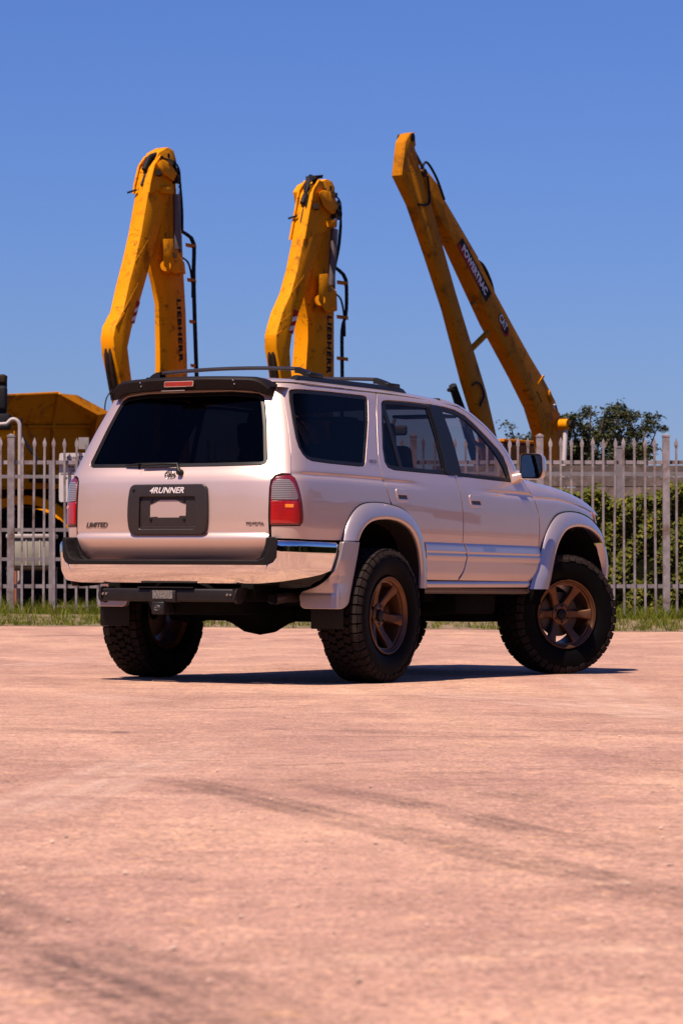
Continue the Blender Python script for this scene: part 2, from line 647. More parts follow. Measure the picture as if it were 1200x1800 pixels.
for (xa, ya, xb, yb, w, mtl) in [
        (-3.73, 37.04, -1.19, 34.06, 0.5, scuff_mark),
        (0.97, 35.70, 3.72, 32.57, 0.5, scuff_mark),
        (-1.27, 27.19, 1.32, 26.23, 0.4, dust_mark),
        (-3.71, 29.94, -2.06, 31.20, 0.45, scuff_mark),
        (1.00, 28.78, 1.61, 27.70, 0.3, scuff_mark),
        (-1.47, 15.77, -0.80, 14.75, 0.35, dust_mark),
        (-2.46, 20.45, -1.96, 24.10, 0.4, dust_mark),
        (-1.53, 11.96, -0.79, 11.63, 0.35, scuff_mark),
        (0.43, 8.52, 0.60, 7.95, 0.2, scuff_mark),
        ]:
    tyre_mark([(xa, ya), ((xa + xb) / 2, (ya + yb) / 2 - .05), (xb, yb)], w, mtl, fade_in=0.35, fade_out=0.35, h=0.0022)

# short crisp scuffs and skid lines
for k in range(26):
    d0 = 8.5 * (34 / 8.5) ** rng.random()
    x0 = rng.uniform(-.11, .11) * d0
    ang = rng.normal(0.15, .35)
    ln_ = rng.uniform(.25, 1.5) * (1 + d0 / 22)
    tyre_mark([(x0, d0), (x0 + math.cos(ang) * ln_ * .5, d0 + math.sin(ang) * ln_ * .5), (x0 + math.cos(ang + .2) * ln_, d0 + math.sin(ang + .2) * ln_)], rng.uniform(.02, .09), scuff_line if rng.random() < .65 else dust_mark, fade_in=.25, fade_out=.4, h=0.0018)

# loose grit on the asphalt
def make_grit():
    mb = MB()
    ico = [(0, 0, 1), (0.9, 0, 0.2), (0.28, 0.85, 0.2), (-0.72, 0.53, 0.2), (-0.72, -0.53, 0.2), (0.28, -0.85, 0.2), (0, 0, -0.4)]
    fc = [(0, 1, 2), (0, 2, 3), (0, 3, 4), (0, 4, 5), (0, 5, 1), (6, 2, 1), (6, 3, 2), (6, 4, 3), (6, 5, 4), (6, 1, 5)]
    for i in range(2600):
        d = 3.6 * (36 / 3.6) ** rng.random()
        u = rng.uniform(-0.14, 0.14)
        x, y = u * d, d
        r = rng.choice([0.002, 0.003, 0.004, 0.006], p=[.4, .35, .2, .05]) * rng.uniform(0.7, 1.3)
        a = rng.uniform(0, 6.28)
        c, s = math.cos(a), math.sin(a)
        sx, sy, sz = r * rng.uniform(.7, 1.3), r * rng.uniform(.7, 1.3), r * rng.uniform(.5, .9)
        z = ground_z(x, y)
        mb.add([(x + (q[0] * c - q[1] * s) * sx, y + (q[0] * s + q[1] * c) * sy, z + 0.001 + (q[2] + 0.3) * sz) for q in ico], fc)
    return mb.build('grit', mat('grit_stone', (0.38, 0.27, 0.215), 0.9, vary=0.5, vscale=6.0), smooth=0, fix=False)


grit = tag(make_grit(), 'loose pale grit scattered over the asphalt', 'grit', kind='stuff')

# ------------------------------------------------------------------ foliage materials
def leaf_material(name, dark, light, trans=0.35, rough=0.55, warm=None):
    m = bpy.data.materials.new(name)
    m.use_nodes = True
    t = NT(m)
    p = t.n['Principled BSDF']
    geo = t.node('ShaderNodeNewGeometry')
    rnd = geo.outputs['Random Per Island']
    stops = [(0.0, dark), (0.75, light)]
    if warm:
        stops.append((1.0, warm))
    c = t.ramp(rnd, stops)
    nz_ = t.noise(t.coords('Object'), 1.8, 3)
    c = t.mix(t.ramp(nz_, [(0.35, 0.0), (0.7, 0.35)]), c, tuple(min(1, v * 1.25) for v in light))
    t.l.new(c, p.inputs['Base Color'])
    p.inputs['Roughness'].default_value = rough
    p.inputs['Specular IOR Level'].default_value = 0.22
    td = t.node('ShaderNodeBsdfTranslucent', Color=c)
    mx = t.node('ShaderNodeMixShader', Fac=trans, i1=p.outputs[0], i2=td.outputs[0])
    t.l.new(mx.outputs[0], t.n['Material Output'].inputs['Surface'])
    return m


grass_leaf = leaf_material('grass_blades', (0.040, 0.062, 0.004), (0.125, 0.150, 0.008), 0.35, 0.6, (0.24, 0.17, 0.03))
hedge_leaf = leaf_material('hedge_leaves', (0.022, 0.034, 0.004), (0.092, 0.102, 0.007), 0.35, 0.62, (0.21, 0.17, 0.010))
tree_leaf = leaf_material('tree_leaves', (0.014, 0.019, 0.006), (0.048, 0.055, 0.016), 0.25, 0.6)
bark = mat('bark', (0.10, 0.075, 0.055), 0.9, vary=0.4, vscale=20, bump=0.5, bscale=40)


def leaves_mesh(P, N, S, aspect=0.55, bend=0.25):
    """one folded diamond leaf (two triangles pairs) at each point P facing N with length S"""
    n = len(P)
    N = N / np.linalg.norm(N, axis=1, keepdims=True)
    T = rng.normal(size=(n, 3))
    T -= N * (T * N).sum(1, keepdims=True)
    T /= np.linalg.norm(T, axis=1, keepdims=True)
    B = np.cross(N, T)
    S = S[:, None]
    a = P - T * S * 0.5
    b = P + B * S * aspect * 0.5 + N * S * bend * 0.5
    c = P + T * S * 0.5
    d = P - B * S * aspect * 0.5 + N * S * bend * 0.5
    V = np.stack([a, b, c, d], 1).reshape(-1, 3)
    i = np.arange(n)[:, None] * 4
    F = np.concatenate([i + [0, 1, 2], i + [0, 2, 3]], 1).reshape(-1, 3)
    me = bpy.data.meshes.new('leaves')
    me.vertices.add(len(V))
    me.vertices.foreach_set('co', V.ravel())
    me.loops.add(F.size)
    me.loops.foreach_set('vertex_index', F.ravel())
    me.polygons.add(len(F))
    me.polygons.foreach_set('loop_start', np.arange(len(F)) * 3)
    me.polygons.foreach_set('loop_total', np.full(len(F), 3))
    me.update(calc_edges=True)
    return me


# ------------------------------------------------------------------ grass
def make_grass():
    V, F = [], []
    k = 0

    def blade(x, y, h, wd, lean):
        nonlocal k
        a = rng.uniform(0, 6.28)
        dx, dy = math.cos(a), math.sin(a)
        z = ground_z(x, y) + 0.005
        lx, ly = rng.normal(0, lean), rng.normal(0, lean)
        V.extend([(x - dx * wd, y - dy * wd, z), (x + dx * wd, y + dy * wd, z),
                  (x + dx * wd * .6 + lx * h * .5, y + dy * wd * .6 + ly * h * .5, z + h * .62),
                  (x - dx * wd * .6 + lx * h * .5, y - dy * wd * .6 + ly * h * .5, z + h * .62),
                  (x + lx * h * 1.2, y + ly * h * 1.2, z + h)])
        F.extend([(k, k + 1, k + 2, k + 3), (k + 3, k + 2, k + 4)])
        k += 5
    # tufts and cover
    for i in range(8200):
        x, y = rng.uniform(-11.0, 11.0), rng.uniform(35.6, 41.5)
        if y < 35.95 + ragged(x):
            continue
        dens = 0.5 + 0.5 * math.sin(x * 1.3 + 0.6 * math.sin(y * 2)) * math.sin(y * 1.1 + x * 0.37)
        near_f = 1.0 if y > 39.0 else 0.75
        if rng.random() > (0.35 + 0.65 * dens) * near_f:
            continue
        hh = rng.uniform(0.04, 0.11) * (1.0 + 0.7 * (y > 38.6)) * (1.6 if rng.random() < .06 else 1)
        for j in range(rng.integers(5, 11)):
            blade(x + rng.normal(0, .035), y + rng.normal(0, .035), hh * rng.uniform(.6, 1.2), rng.uniform(.003, .006), .45)
    # taller fringe at the foot of the fence
    for i in range(2400):
        x, y = rng.uniform(-11.0, 11.0), 40.0 + rng.normal(0, .22)
        hh = rng.uniform(0.08, 0.24)
        for j in range(6):
            blade(x + rng.normal(0, .03), y + rng.normal(0, .03), hh * rng.uniform(.6, 1.2), rng.uniform(.003, .006), .5)
    me = bpy.data.meshes.new('grass')
    me.from_pydata(V, [], F)
    return link_mesh('grass', me, grass_leaf)


tag(make_grass(), 'short patchy green grass along the foot of the fence', 'grass', kind='stuff')

# ------------------------------------------------------------------ picket fence
FY = 40.0
steel = mat('galvanised_steel', (0.220, 0.188, 0.190), 0.5, 0.3, vary=0.3, vscale=7, dirt=(0.12, 0.075, 0.055), dirt_amt=0.45, dirt_scale=4, rvary=0.12, perobj=0.14)
fence = empty('picket_fence', (0, FY, ground_z(0, FY)))
FB = ground_z(0, FY)
tag(fence, 'grey steel picket fence with spear tips along the grass verge', 'fence')


def picket_mesh(h, w, tip):
    mb = MB()
    a = w / 2
    mb.box((-a, -a, 0), (a, a, h - tip))
    b = a * 1.75
    z0 = h - tip
    z1, z2 = z0 + tip * 0.12, z0 + tip * 0.45
    rings = [(z0 + .001, a * 1.05), (z1, b * 0.9), (z2, b)]
    vs_ = []
    for z, r in rings:
        vs_ += [(-r, -a * .9, z), (r, -a * .9, z), (r, a * .9, z), (-r, a * .9, z)]
    vs_.append((0, 0, h))
    fs_ = [(0, 1, 2, 3)]
    for i in range(2):
        for k in range(4):
            fs_.append((i * 4 + k, i * 4 + (k + 1) % 4, i * 4 + 4 + (k + 1) % 4, i * 4 + 4 + k))
    for k in range(4):
        fs_.append((8 + k, 8 + (k + 1) % 4, 12))
    return mb.add(vs_, fs_)


PICK = picket_mesh(2.43, 0.029, 0.135).build('picket', steel, fence, smooth=30)
pick_me = PICK.data
posts_x = [-13.0, -11.3, -9.6, -7.9, -6.2, -4.50, -2.72, -0.95, 0.98, 2.70, 4.42, 6.14, 7.86, 9.58, 11.30, 13.02]
first = True
for a, b in zip(posts_x[:-1], posts_x[1:]):
    n = int(round((b - a) / 0.146))
    for i in range(1, n):
        x = a + (b - a) * i / n
        o = PICK if first else link_mesh('picket', pick_me, None, fence)
        first = False
        o.location = (x, rng.normal(0, .0025), rng.normal(0, .006) + 0.012)
        o.rotation_euler = (rng.normal(0, .005), rng.normal(0, .0055) + (rng.normal(0, .014) if rng.random() < .12 else 0), rng.normal(0, .06))
pm = MB().box((-.046, -.046, -0.05), (.046, .046, 2.45)).box((-.053, -.053, 2.45), (.053, .053, 2.475)).add(
    [(-.045, -.045, 2.475), (.045, -.045, 2.475), (.045, .045, 2.475), (-.045, .045, 2.475), (0, 0, 2.50)], [(0, 1, 4), (1, 2, 4), (2, 3, 4), (3, 0, 4)])
for i, x in enumerate(posts_x):
    if i == 0:
        po = pm.build('post', steel, fence, smooth=30)
    else:
        po = link_mesh('post', po.data, None, fence)
    po.location = (x, 0, 0)
for z in (2.105, 0.415):
    for a, b in zip(posts_x[:-1], posts_x[1:]):
        MB().box((a + .047, .019, z - .026), (b - .047, .057, z + .026)).build('rail', steel, fence, smooth=30)

# a second, plainer fence and a timber wall behind it
fence2 = empty('rail_fence', (0, 46.0, 0.2))
tag(fence2, 'grey post and rail fence behind the hedge', 'fence')
steel2 = mat('dull_steel', (0.175, 0.150, 0.155), 0.55, 0.3, vary=0.2, vscale=6, rvary=0.1)
for x in (1.60, 2.45, 4.36, 6.27, 8.2):
    MB().box((x - .055, -.055, -.1), (x + .055, .055, 2.60)).box((x - .062, -.062, 2.60), (x + .062, .062, 2.63)).build('post', steel2, fence2, smooth=30)
for a, b in ((1.655, 2.395), (2.505, 4.305), (4.415, 6.215), (6.325, 8.145)):
    for z in (2.19, 1.2, 0.4):
        MB().box((a, -.03, z - .035), (b, .03, z + .035)).build('rail', steel2, fence2, smooth=30)
fence3 = empty('rail_fence', (-5.0, 42.6, 0.2))
tag(fence3, 'grey low rail barrier behind the left pickets near the pale box', 'fence')
for x in (-2.6, -.9, 0.8, 2.4):
    MB().box((x - .04, -.04, -.1), (x + .04, .04, 2.2)).build('post', steel2, fence3, smooth=30)
for a, b in ((-2.56, -.94), (-.86, .76), (.84, 2.36)):
    for z in (2.02, 1.245, 0.82):
        MB().box((a, -.03, z - .025), (b, .03, z + .025)).build('rail', steel2, fence3, smooth=30)

timber = mat('weathered_timber', (0.105, 0.073, 0.062), 0.9, vary=0.45, vscale=5, dirt=(0.05, 0.035, 0.03), dirt_amt=0.7, dirt_scale=4, bump=0.6, bscale=18, perobj=0.3)
wall = empty('timber_wall', (4.8, 47.6, 0.2))
tag(wall, 'weathered brown timber board wall above the hedge', 'wall')
z = 0.1
for i in range(13):
    h = rng.uniform(.155, .175)
    MB().box((-3.2 + rng.uniform(-.15, .15), -.03, z), (3.4, .03, z + h)).build('board', timber, wall, smooth=30, bevel=.006, bseg=1).rotation_euler = (rng.normal(0, .02), rng.normal(0, .004), 0)
    z += h + .012

# ------------------------------------------------------------------ hedge
def make_hedge():
    root = empty('hedge', (4.6, 41.9, 0.2))
    tag(root, 'clipped hedge of glossy yellow green leaves behind the right pickets', 'hedge')
    xs0, xs1 = -2.35, 7.0
    top = lambda x: 1.68 + 0.06 * np.sin(x * 2.3) + 0.05 * np.sin(x * 5.1 + 1) + 0.04 * np.sin(x * 11.3)
    # added dark core that blocks light between the leaves
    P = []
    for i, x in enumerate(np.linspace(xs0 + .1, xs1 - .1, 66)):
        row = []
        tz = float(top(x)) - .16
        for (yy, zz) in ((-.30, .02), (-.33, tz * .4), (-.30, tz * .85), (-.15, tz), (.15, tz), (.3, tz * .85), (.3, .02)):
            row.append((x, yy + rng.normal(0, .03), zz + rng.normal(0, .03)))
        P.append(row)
    MB().grid(P).build('light_block_core', mat('hedge_core', (0.006, 0.007, 0.002), 0.95, spec=.05, vary=0.6, vscale=14, bump=.8, bscale=20), root, smooth=60)
    n = 76000
    x = rng.uniform(xs0, xs1, n)
    which = rng.random(n)
    tz = top(x)
    y = np.empty(n)
    z = np.empty(n)
    N = np.empty((n, 3))
    f = which < .74
    z[f] = rng.random(f.sum()) ** 0.9 * tz[f]
    lump = 0.07 * np.sin(x * 6 + z * 5) + 0.05 * np.sin(x * 13.0 - z * 9.0)
    y[f] = -.40 + lump[f] * .8 + np.abs(rng.normal(0, .09, f.sum()))
    N[f] = np.stack([rng.normal(0, .55, f.sum()), np.full(f.sum(), -1.0), rng.normal(.55, .5, f.sum())], 1)
    g = ~f
    y[g] = rng.uniform(-.42, .4, g.sum())
    z[g] = tz[g] + rng.normal(0, .045, g.sum())
    N[g] = np.stack([rng.normal(0, .6, g.sum()), rng.normal(-.4, .6, g.sum()), np.full(g.sum(), 1.0)], 1)
    sp = rng.random(n) < .012
    z[sp & g] += rng.uniform(.04, .16, (sp & g).sum())
    me = leaves_mesh(np.stack([x, y, z], 1), N, rng.uniform(.055, .10, n), .62, .2)
    link_mesh('foliage', me, hedge_leaf, root)
    for i in range(23):
        xx = xs0 + .2 + i * .4
        MB().tube([(xx, 0, -.05), (xx + rng.normal(0, .05), rng.normal(0, .04), .5), (xx + rng.normal(0, .1), 0, 1.1)], [.02, .015, .008], 6).build('stem', bark, root)
    return root


make_hedge()

# ------------------------------------------------------------------ trees
def make_tree(loc, height, spread, label, seed, n_limbs=9, leaves=5200, drift=(0, 0), lean=0.0):
    global rng
    keep = rng
    rng = np.random.default_rng(seed)
    root = empty('tree', loc)
    tag(root, label, 'tree', 'trees beyond the fence')
    th = height * 0.45
    MB().tube([(0, 0, -.2), (0.05, 0.02, th * .5), (lean * .3, 0.0, th), (lean * .6, 0, th * 1.35)], [.16, .13, .10, .06], 9).build('trunk', bark, root)
    limbs = MB()
    C = []
    for i in range(n_limbs):
        a = i / n_limbs * 6.28 + rng.uniform(-.4, .4)
        el = rng.uniform(.1, 1.0)
        r = spread * rng.uniform(.55, 1.0)
        b = Vector((lean * .3, 0, th * rng.uniform(.75, 1.2)))
        tip = Vector((lean + math.cos(a) * r * math.cos(el) + drift[0], math.sin(a) * r * math.cos(el) + drift[1], th + (height - th) * (.25 + .75 * math.sin(el)) * rng.uniform(.75, 1.0)))
        m1 = b.lerp(tip, .5) + Vector((0, 0, .12 * r))
        limbs.tube([b, m1, tip], [.05, .03, .01], 6)
        for k in range(9):
            t = rng.uniform(.35, 1.05)
            q = b.lerp(m1, t * 2) if t < .5 else m1.lerp(tip, t * 2 - 1)
            ang = rng.uniform(0, 6.28)
            ln = rng.uniform(.18, .55) * spread * .5
            e = q + Vector((math.cos(ang) * ln, math.sin(ang) * ln, rng.uniform(-.05, .45) * ln))
            limbs.tube([q, e], [.014, .005], 4)
            C.append((q, e))
    limbs.build('limbs', bark, root)
    per = leaves // len(C)
    P, N = [], []
    for q, e in C:
        for j in range(per):
            t = rng.uniform(.1, 1.1)
            p = q.lerp(e, t)
            P.append((p.x + rng.normal(0, .075), p.y + rng.normal(0, .075), p.z + rng.normal(0, .05)))
            N.append((rng.normal(0, .6), rng.normal(0, .6), 1))
    me = leaves_mesh(np.array(P), np.array(N), rng.uniform(.06, .13, len(P)), .5, .2)
    link_mesh('crown', me, tree_leaf, root)
    rng = keep
    return root


make_tree((5.23, 63, 0.2), 5.05, 1.35, 'feathery dark green tree right behind the orange boom foot', 3, 14, 9000)
make_tree((6.33, 66, 0.2), 5.3, 1.15, 'feathery dark tree furthest right above the picket fence', 5, 14, 8000)
make_tree((7.68, 72, 0.2), 4.0, 0.7, 'low dark tree at the right edge behind the pickets', 9, 8, 3200)
make_tree((4.16, 64, 0.2), 4.5, 0.8, 'thin dark tree twig cluster left of the orange boom foot', 8, 8, 2100, drift=(-.15, 0))

# a dark line of trees far behind the camera, which the chrome and the paint mirror
def make_treeline():
    pts, nn, ss = [], [], []
    for k in range(17000):
        side = rng.random()
        if side < .5:
            x, y = rng.uniform(-50, 50), -42 + rng.normal(0, 2.0)
        elif side < .75:
            x, y = 34 + rng.normal(0, 1.8), rng.uniform(-42, 38)
        else:
            x, y = -48 + rng.normal(0, 2.0), rng.uniform(-42, 30)
        hmax = (4.3 if .5 <= side < .75 else 9.0) + (.7 if .5 <= side < .75 else 2.0) * math.sin(x * .23 + y * .31) + 1.0 * math.sin(x * .7 + y * .53)
        z = rng.random() ** .8 * hmax
        pts.append((x, y, z))
        nn.append((rng.normal(), rng.normal(), rng.normal()))
        ss.append(rng.uniform(1.2, 2.6))
    me = leaves_mesh(np.array(pts), np.array(nn), np.array(ss), .8, .2)
    return link_mesh('treeline', me, tree_leaf)


tag(make_treeline(), 'distant dark mass of trees round the yard', 'trees', kind='stuff')
# ------------------------------------------------------------------ the vehicle
# vehicle space: x forward from the rear axle, y left, z up from the asphalt
def paint_mat(name, base, metal, rough, coat=1.0, flake=0.06):
    m = bpy.data.materials.new(name)
    m.use_nodes = True
    t = NT(m)
    p = t.n['Principled BSDF']
    co = t.coords('Object')
    f = t.noise(co, 900, 2, 0.5)
    lo = tuple(v * (1 - flake) for v in base)
    hi = tuple(min(1, v * (1 + flake)) for v in base)
    c = t.ramp(f, [(0.35, lo), (0.65, hi)])
    dust = t.noise(co, 2.2, 5, 0.6)
    c = t.mix(t.ramp(dust, [(0.45, 0.0), (0.8, 0.12)]), c, (0.30, 0.20, 0.16))
    t.l.new(c, p.inputs['Base Color'])
    p.inputs['Metallic'].default_value = metal
    p.inputs['Roughness'].default_value = rough
    p.inputs['Coat Weight'].default_value = coat
    p.inputs['Coat Roughness'].default_value = 0.015
    p.inputs['Coat IOR'].default_value = 1.5
    w = t.noise(co, 3.0, 2, 0.5)
    nrm = t.bump(w, 0.02, 0.02)
    t.l.new(nrm, p.inputs['Coat Normal'])
    return m


PAINT = paint_mat('champagne_paint', (0.60, 0.445, 0.380), 0.62, 0.38)
CLAD = paint_mat('silver_cladding_paint', (0.50, 0.415, 0.395), 0.7, 0.34, 0.9)
CHROME = mat('chrome', (0.80, 0.78, 0.77), 0.035, 1.0, rvary=0.015, vscale=5)
BLACK = mat('black_plastic', (0.005, 0.0042, 0.004), 0.5, spec=.2, vary=0.2, vscale=30)
TRIM = mat('black_window_trim', (0.0055, 0.005, 0.0055), 0.45, spec=.25, vary=.2, vscale=20)
PAD = mat('grey_step_pad', (0.0062, 0.0044, 0.0045), 0.6, spec=.2, vary=0.2, vscale=20, bump=0.15, bscale=200)
BROWN = mat('dark_bronze_trim', (0.0165, 0.0110, 0.0096), 0.42, vary=0.12, vscale=15)
SPOIL = mat('spoiler_black', (0.0075, 0.0044, 0.0042), 0.6, spec=.15, vary=0.12, vscale=12)
UNDER = mat('underbody_black', (0.004, 0.0035, 0.0035), 0.9, spec=0.1, vary=0.4, vscale=8)
RUBBER = mat('tyre_rubber', (0.0018, 0.0016, 0.0017), 0.6, spec=0.06, vary=0.3, vscale=14, dirt=(0.006, 0.0045, 0.004), dirt_amt=0.2, dirt_scale=7)
TREAD_LIT = mat('lit_tread_rubber', (0.0185, 0.0135, 0.0122), 0.85, spec=0.06, vary=0.3, vscale=22, dirt=(0.026, 0.019, 0.017), dirt_amt=0.3, dirt_scale=9)  # sunlit block tops painted in: lighter than the black carcass in the gaps
BRONZE = mat('bronze_wheel', (0.115, 0.052, 0.025), 0.38, 0.7, vary=0.12, vscale=10, rvary=0.08)
GL_CLEAR = glass_mat('clear_glass', (0.72, 0.66, 0.66), .7, 1.4)
GL_TINT = glass_mat('tinted_glass', (0.24, 0.21, 0.22), .5, 1.35)
GL_DARK = glass_mat('dark_glass', (0.045, 0.040, 0.042), .42, 1.35)
MIRROR = mat('mirror_glass', (0.65, 0.65, 0.66), 0.02, 1.0)
INTER = mat('tan_interior', (0.20, 0.14, 0.105), 0.75, vary=0.15, vscale=12)
INTER_D = mat('dark_interior', (0.035, 0.030, 0.030), 0.7)

suv = empty('suv')
cs, sn = math.cos(0.0088363), math.sin(0.0088363)
RT = Matrix(((cs, 0, sn, 0), (0, 1, 0, 0), (-sn, 0, cs, 0), (0, 0, 0, 1)))
BM = Matrix(((math.sin(YAW), -math.cos(YAW), 0, 0), (math.cos(YAW), math.sin(YAW), 0, 0), (0, 0, 1, 0), (0, 0, 0, 1)))
suv.matrix_world = Matrix.Translation(RT @ Vector((-0.5223, 18.7105, 0))) @ RT @ BM
tag(suv, 'champagne and silver lifted SUV with bronze wheels parked on the asphalt', 'car')

# --- body surface -------------------------------------------------
Wf = pchip([.40, .60, .88, .98, 1.08, 1.16, 1.2, 1.25, 1.33, 1.45, 1.6, 1.75, 1.80, 1.835, 1.855, 1.866],
           [.80, .832, .844, .8485, .8475, .8435, .8405, .8345, .815, .783, .74, .692, .674, .652, .622, .59])
X0f = pchip([.55, .7, .8, .92, 1.02, 1.12, 1.2, 1.25, 1.30, 1.35, 1.75, 1.85, 1.9],
            [-1.04, -1.05, -1.068, -1.080, -1.083, -1.080, -1.073, -1.064, -1.04, -1.018, -.865, -.825, -.80])
Nf = pchip([.4, 1.3, 1.8, 1.9], [4.5, 4.5, 3.3, 3.2])
ROOFDZ = pchip([-1.0, -.5, .03, .5, .75, 1.07, 1.44, 1.7], [-.028, -.004, 0, .003, .001, -.008, -.022, -.05])
PLAN = pchip([-1.2, 2.2, 2.7, 3.2, 3.5, 3.7], [0, 0, -.006, -.035, -.085, -.16])
ACR = pchip([-1.2, -.2, .35, .75, 1.2, 1.7, 2.3, 3.2, 3.6], [1.0, 1.0, .8, 0, 0, .7, 1.0, 1.0, .6])
ZCR = pchip([-1.2, -.95, -.5, .4, .75, 1.2, 1.7, 2.3, 2.6, 2.75, 2.99, 3.2, 3.5], [1.250, 1.250, 1.258, 1.248, 1.232, 1.240, 1.230, 1.223, 1.223, 1.216, 1.194, 1.166, 1.12])
AA = 0.35
ZG = np.linspace(.42, 1.866, 260)
_phi = np.linspace(math.pi / 2, 0, 420)
_n = Nf(ZG)[:, None]
TX = (X0f(ZG)[:, None] + AA) - AA * np.cos(_phi)[None, :].clip(0) ** (2 / _n)
TY = Wf(ZG)[:, None] * np.sin(_phi)[None, :].clip(0) ** (2 / _n)
TL = np.concatenate([np.zeros((len(ZG), 1)), np.cumsum(np.hypot(np.diff(TX, axis=1), np.diff(TY, axis=1)), axis=1)], 1)


def zrow(z):
    f = np.clip((np.asarray(z, float) - ZG[0]) / (ZG[1] - ZG[0]), 0, len(ZG) - 1.001)
    i = f.astype(int)
    return i, f - i


def width(x, z):
    zz = z - ROOFDZ(x) * np.clip((z - 1.55) / .25, 0, 1)
    w = Wf(zz) + PLAN(x)
    g = (z - ZCR(x)) / .016
    w = w - ACR(x) * (.011 * np.exp(-(g - .4)**2) + .009 / (1 + np.exp(-g * 2.5)))
    return w


def arc_xy(arc, z):
    """point on the rounded tail, arc metres back from where the straight flank ends"""
    i, f = zrow(z)
    X = np.empty(len(i))
    Y = np.empty(len(i))
    for r in range(len(i)):
        a = arc[r]
        x0 = np.interp(a, TL[i[r]], TX[i[r]])
        x1 = np.interp(a, TL[i[r] + 1], TX[i[r] + 1])
        y0 = np.interp(a, TL[i[r]], TY[i[r]])
        y1 = np.interp(a, TL[i[r] + 1], TY[i[r] + 1])
        X[r] = x0 * (1 - f[r]) + x1 * f[r]
        Y[r] = y0 * (1 - f[r]) + y1 * f[r]
    return X, Y


def flank(sg):
    """map (s,z) to the flank; s is x on the straight part and wraps round the tail"""
    def fm(s, z):
        s = np.asarray(s, float)
        z = np.asarray(z, float)
        xs = X0f(z) + AA
        x = s.copy()
        y = width(np.maximum(s, xs), z)
        k = s < xs
        if k.any():
            ax, ay = arc_xy(xs[k] - s[k], z[k])
            x[k] = ax
            y[k] = np.maximum(0, ay + (width(xs[k], z[k]) - Wf(z[k])))
        return np.stack([x, sg * y, z], 1)
    return fm


def tail_total(z):
    i, f = zrow(z)
    return TL[i, -1] * (1 - f) + TL[i + 1, -1] * f


def tail(L, z):
    """map (arc length from the centre line, z) to the tailgate"""
    L = np.asarray(L, float)
    z = np.asarray(z, float)
    tot = tail_total(z)
    X, Y = arc_xy(np.clip(tot - np.abs(L), 0, None), z)
    over = np.clip(np.abs(L) - tot, 0, None)
    return np.stack([X + over, np.sign(L) * Y, z], 1)


def s_of_x(x, z):
    i, f = zrow(np.array([z]))
    i = i[0]
    xs = float(X0f(z)) + AA
    if x >= xs:
        return x
    o = np.argsort(TX[i])
    return xs - float(np.interp(x, TX[i][o], TL[i][o]))


def s_of_y(y, z):
    i, f = zrow(np.array([z]))
    i = i[0]
    xs = float(X0f(z)) + AA
    return xs - float(np.interp(-y, -TY[i], TL[i]))


def L_of_y(y, z):
    i, f = zrow(np.array([z]))
    i = i[0]
    return math.copysign(TL[i, -1] - float(np.interp(-abs(y), -TY[i], TL[i])), y)


def L_of_x(x, z):
    i, f = zrow(np.array([z]))
    i = i[0]
    o = np.argsort(TX[i])
    return TL[i, -1] - float(np.interp(x, TX[i][o], TL[i][o]))


def inside(P, loops):
    x, y = P[:, 0], P[:, 1]
    r = np.zeros(len(P), bool)
    for lp in loops:
        a = lp
        b = np.roll(lp, -1, axis=0)
        for (x1, y1), (x2, y2) in zip(a, b):
            if y1 == y2:
                continue
            c = (y1 > y) != (y2 > y)
            r ^= c & (x < (x2 - x1) * (y - y1) / (y2 - y1) + x1)
    return r


def resample(lp, step):
    out = []
    n = len(lp)
    for i in range(n):
        a, b = np.array(lp[i], float), np.array(lp[(i + 1) % n], float)
        d = np.linalg.norm(b - a)
        if d < 1e-6:
            continue
        m = max(1, int(math.ceil(d / step)))
        for k in range(m):
            out.append(a + (b - a) * k / m)
    return np.array(out)


def offset_loop(lp, d):
    """shrink (d>0) a closed loop"""
    a = np.roll(lp, 1, 0)
    b = np.roll(lp, -1, 0)
    area = 0.5 * np.sum(lp[:, 0] * b[:, 1] - b[:, 0] * lp[:, 1])
    t1 = lp - a
    t2 = b - lp
    t1 /= np.linalg.norm(t1, axis=1, keepdims=True) + 1e-12
    t2 /= np.linalg.norm(t2, axis=1, keepdims=True) + 1e-12
    n1 = np.stack([-t1[:, 1], t1[:, 0]], 1)
    n2 = np.stack([-t2[:, 1], t2[:, 0]], 1)
    n = n1 + n2
    n /= np.linalg.norm(n, axis=1, keepdims=True) + 1e-12
    c = np.clip((n * n1).sum(1), .5, 1)
    return lp + n * (d / c)[:, None] * (1 if area > 0 else -1)


CENTRE = np.array([1.1, 0, 1.05])


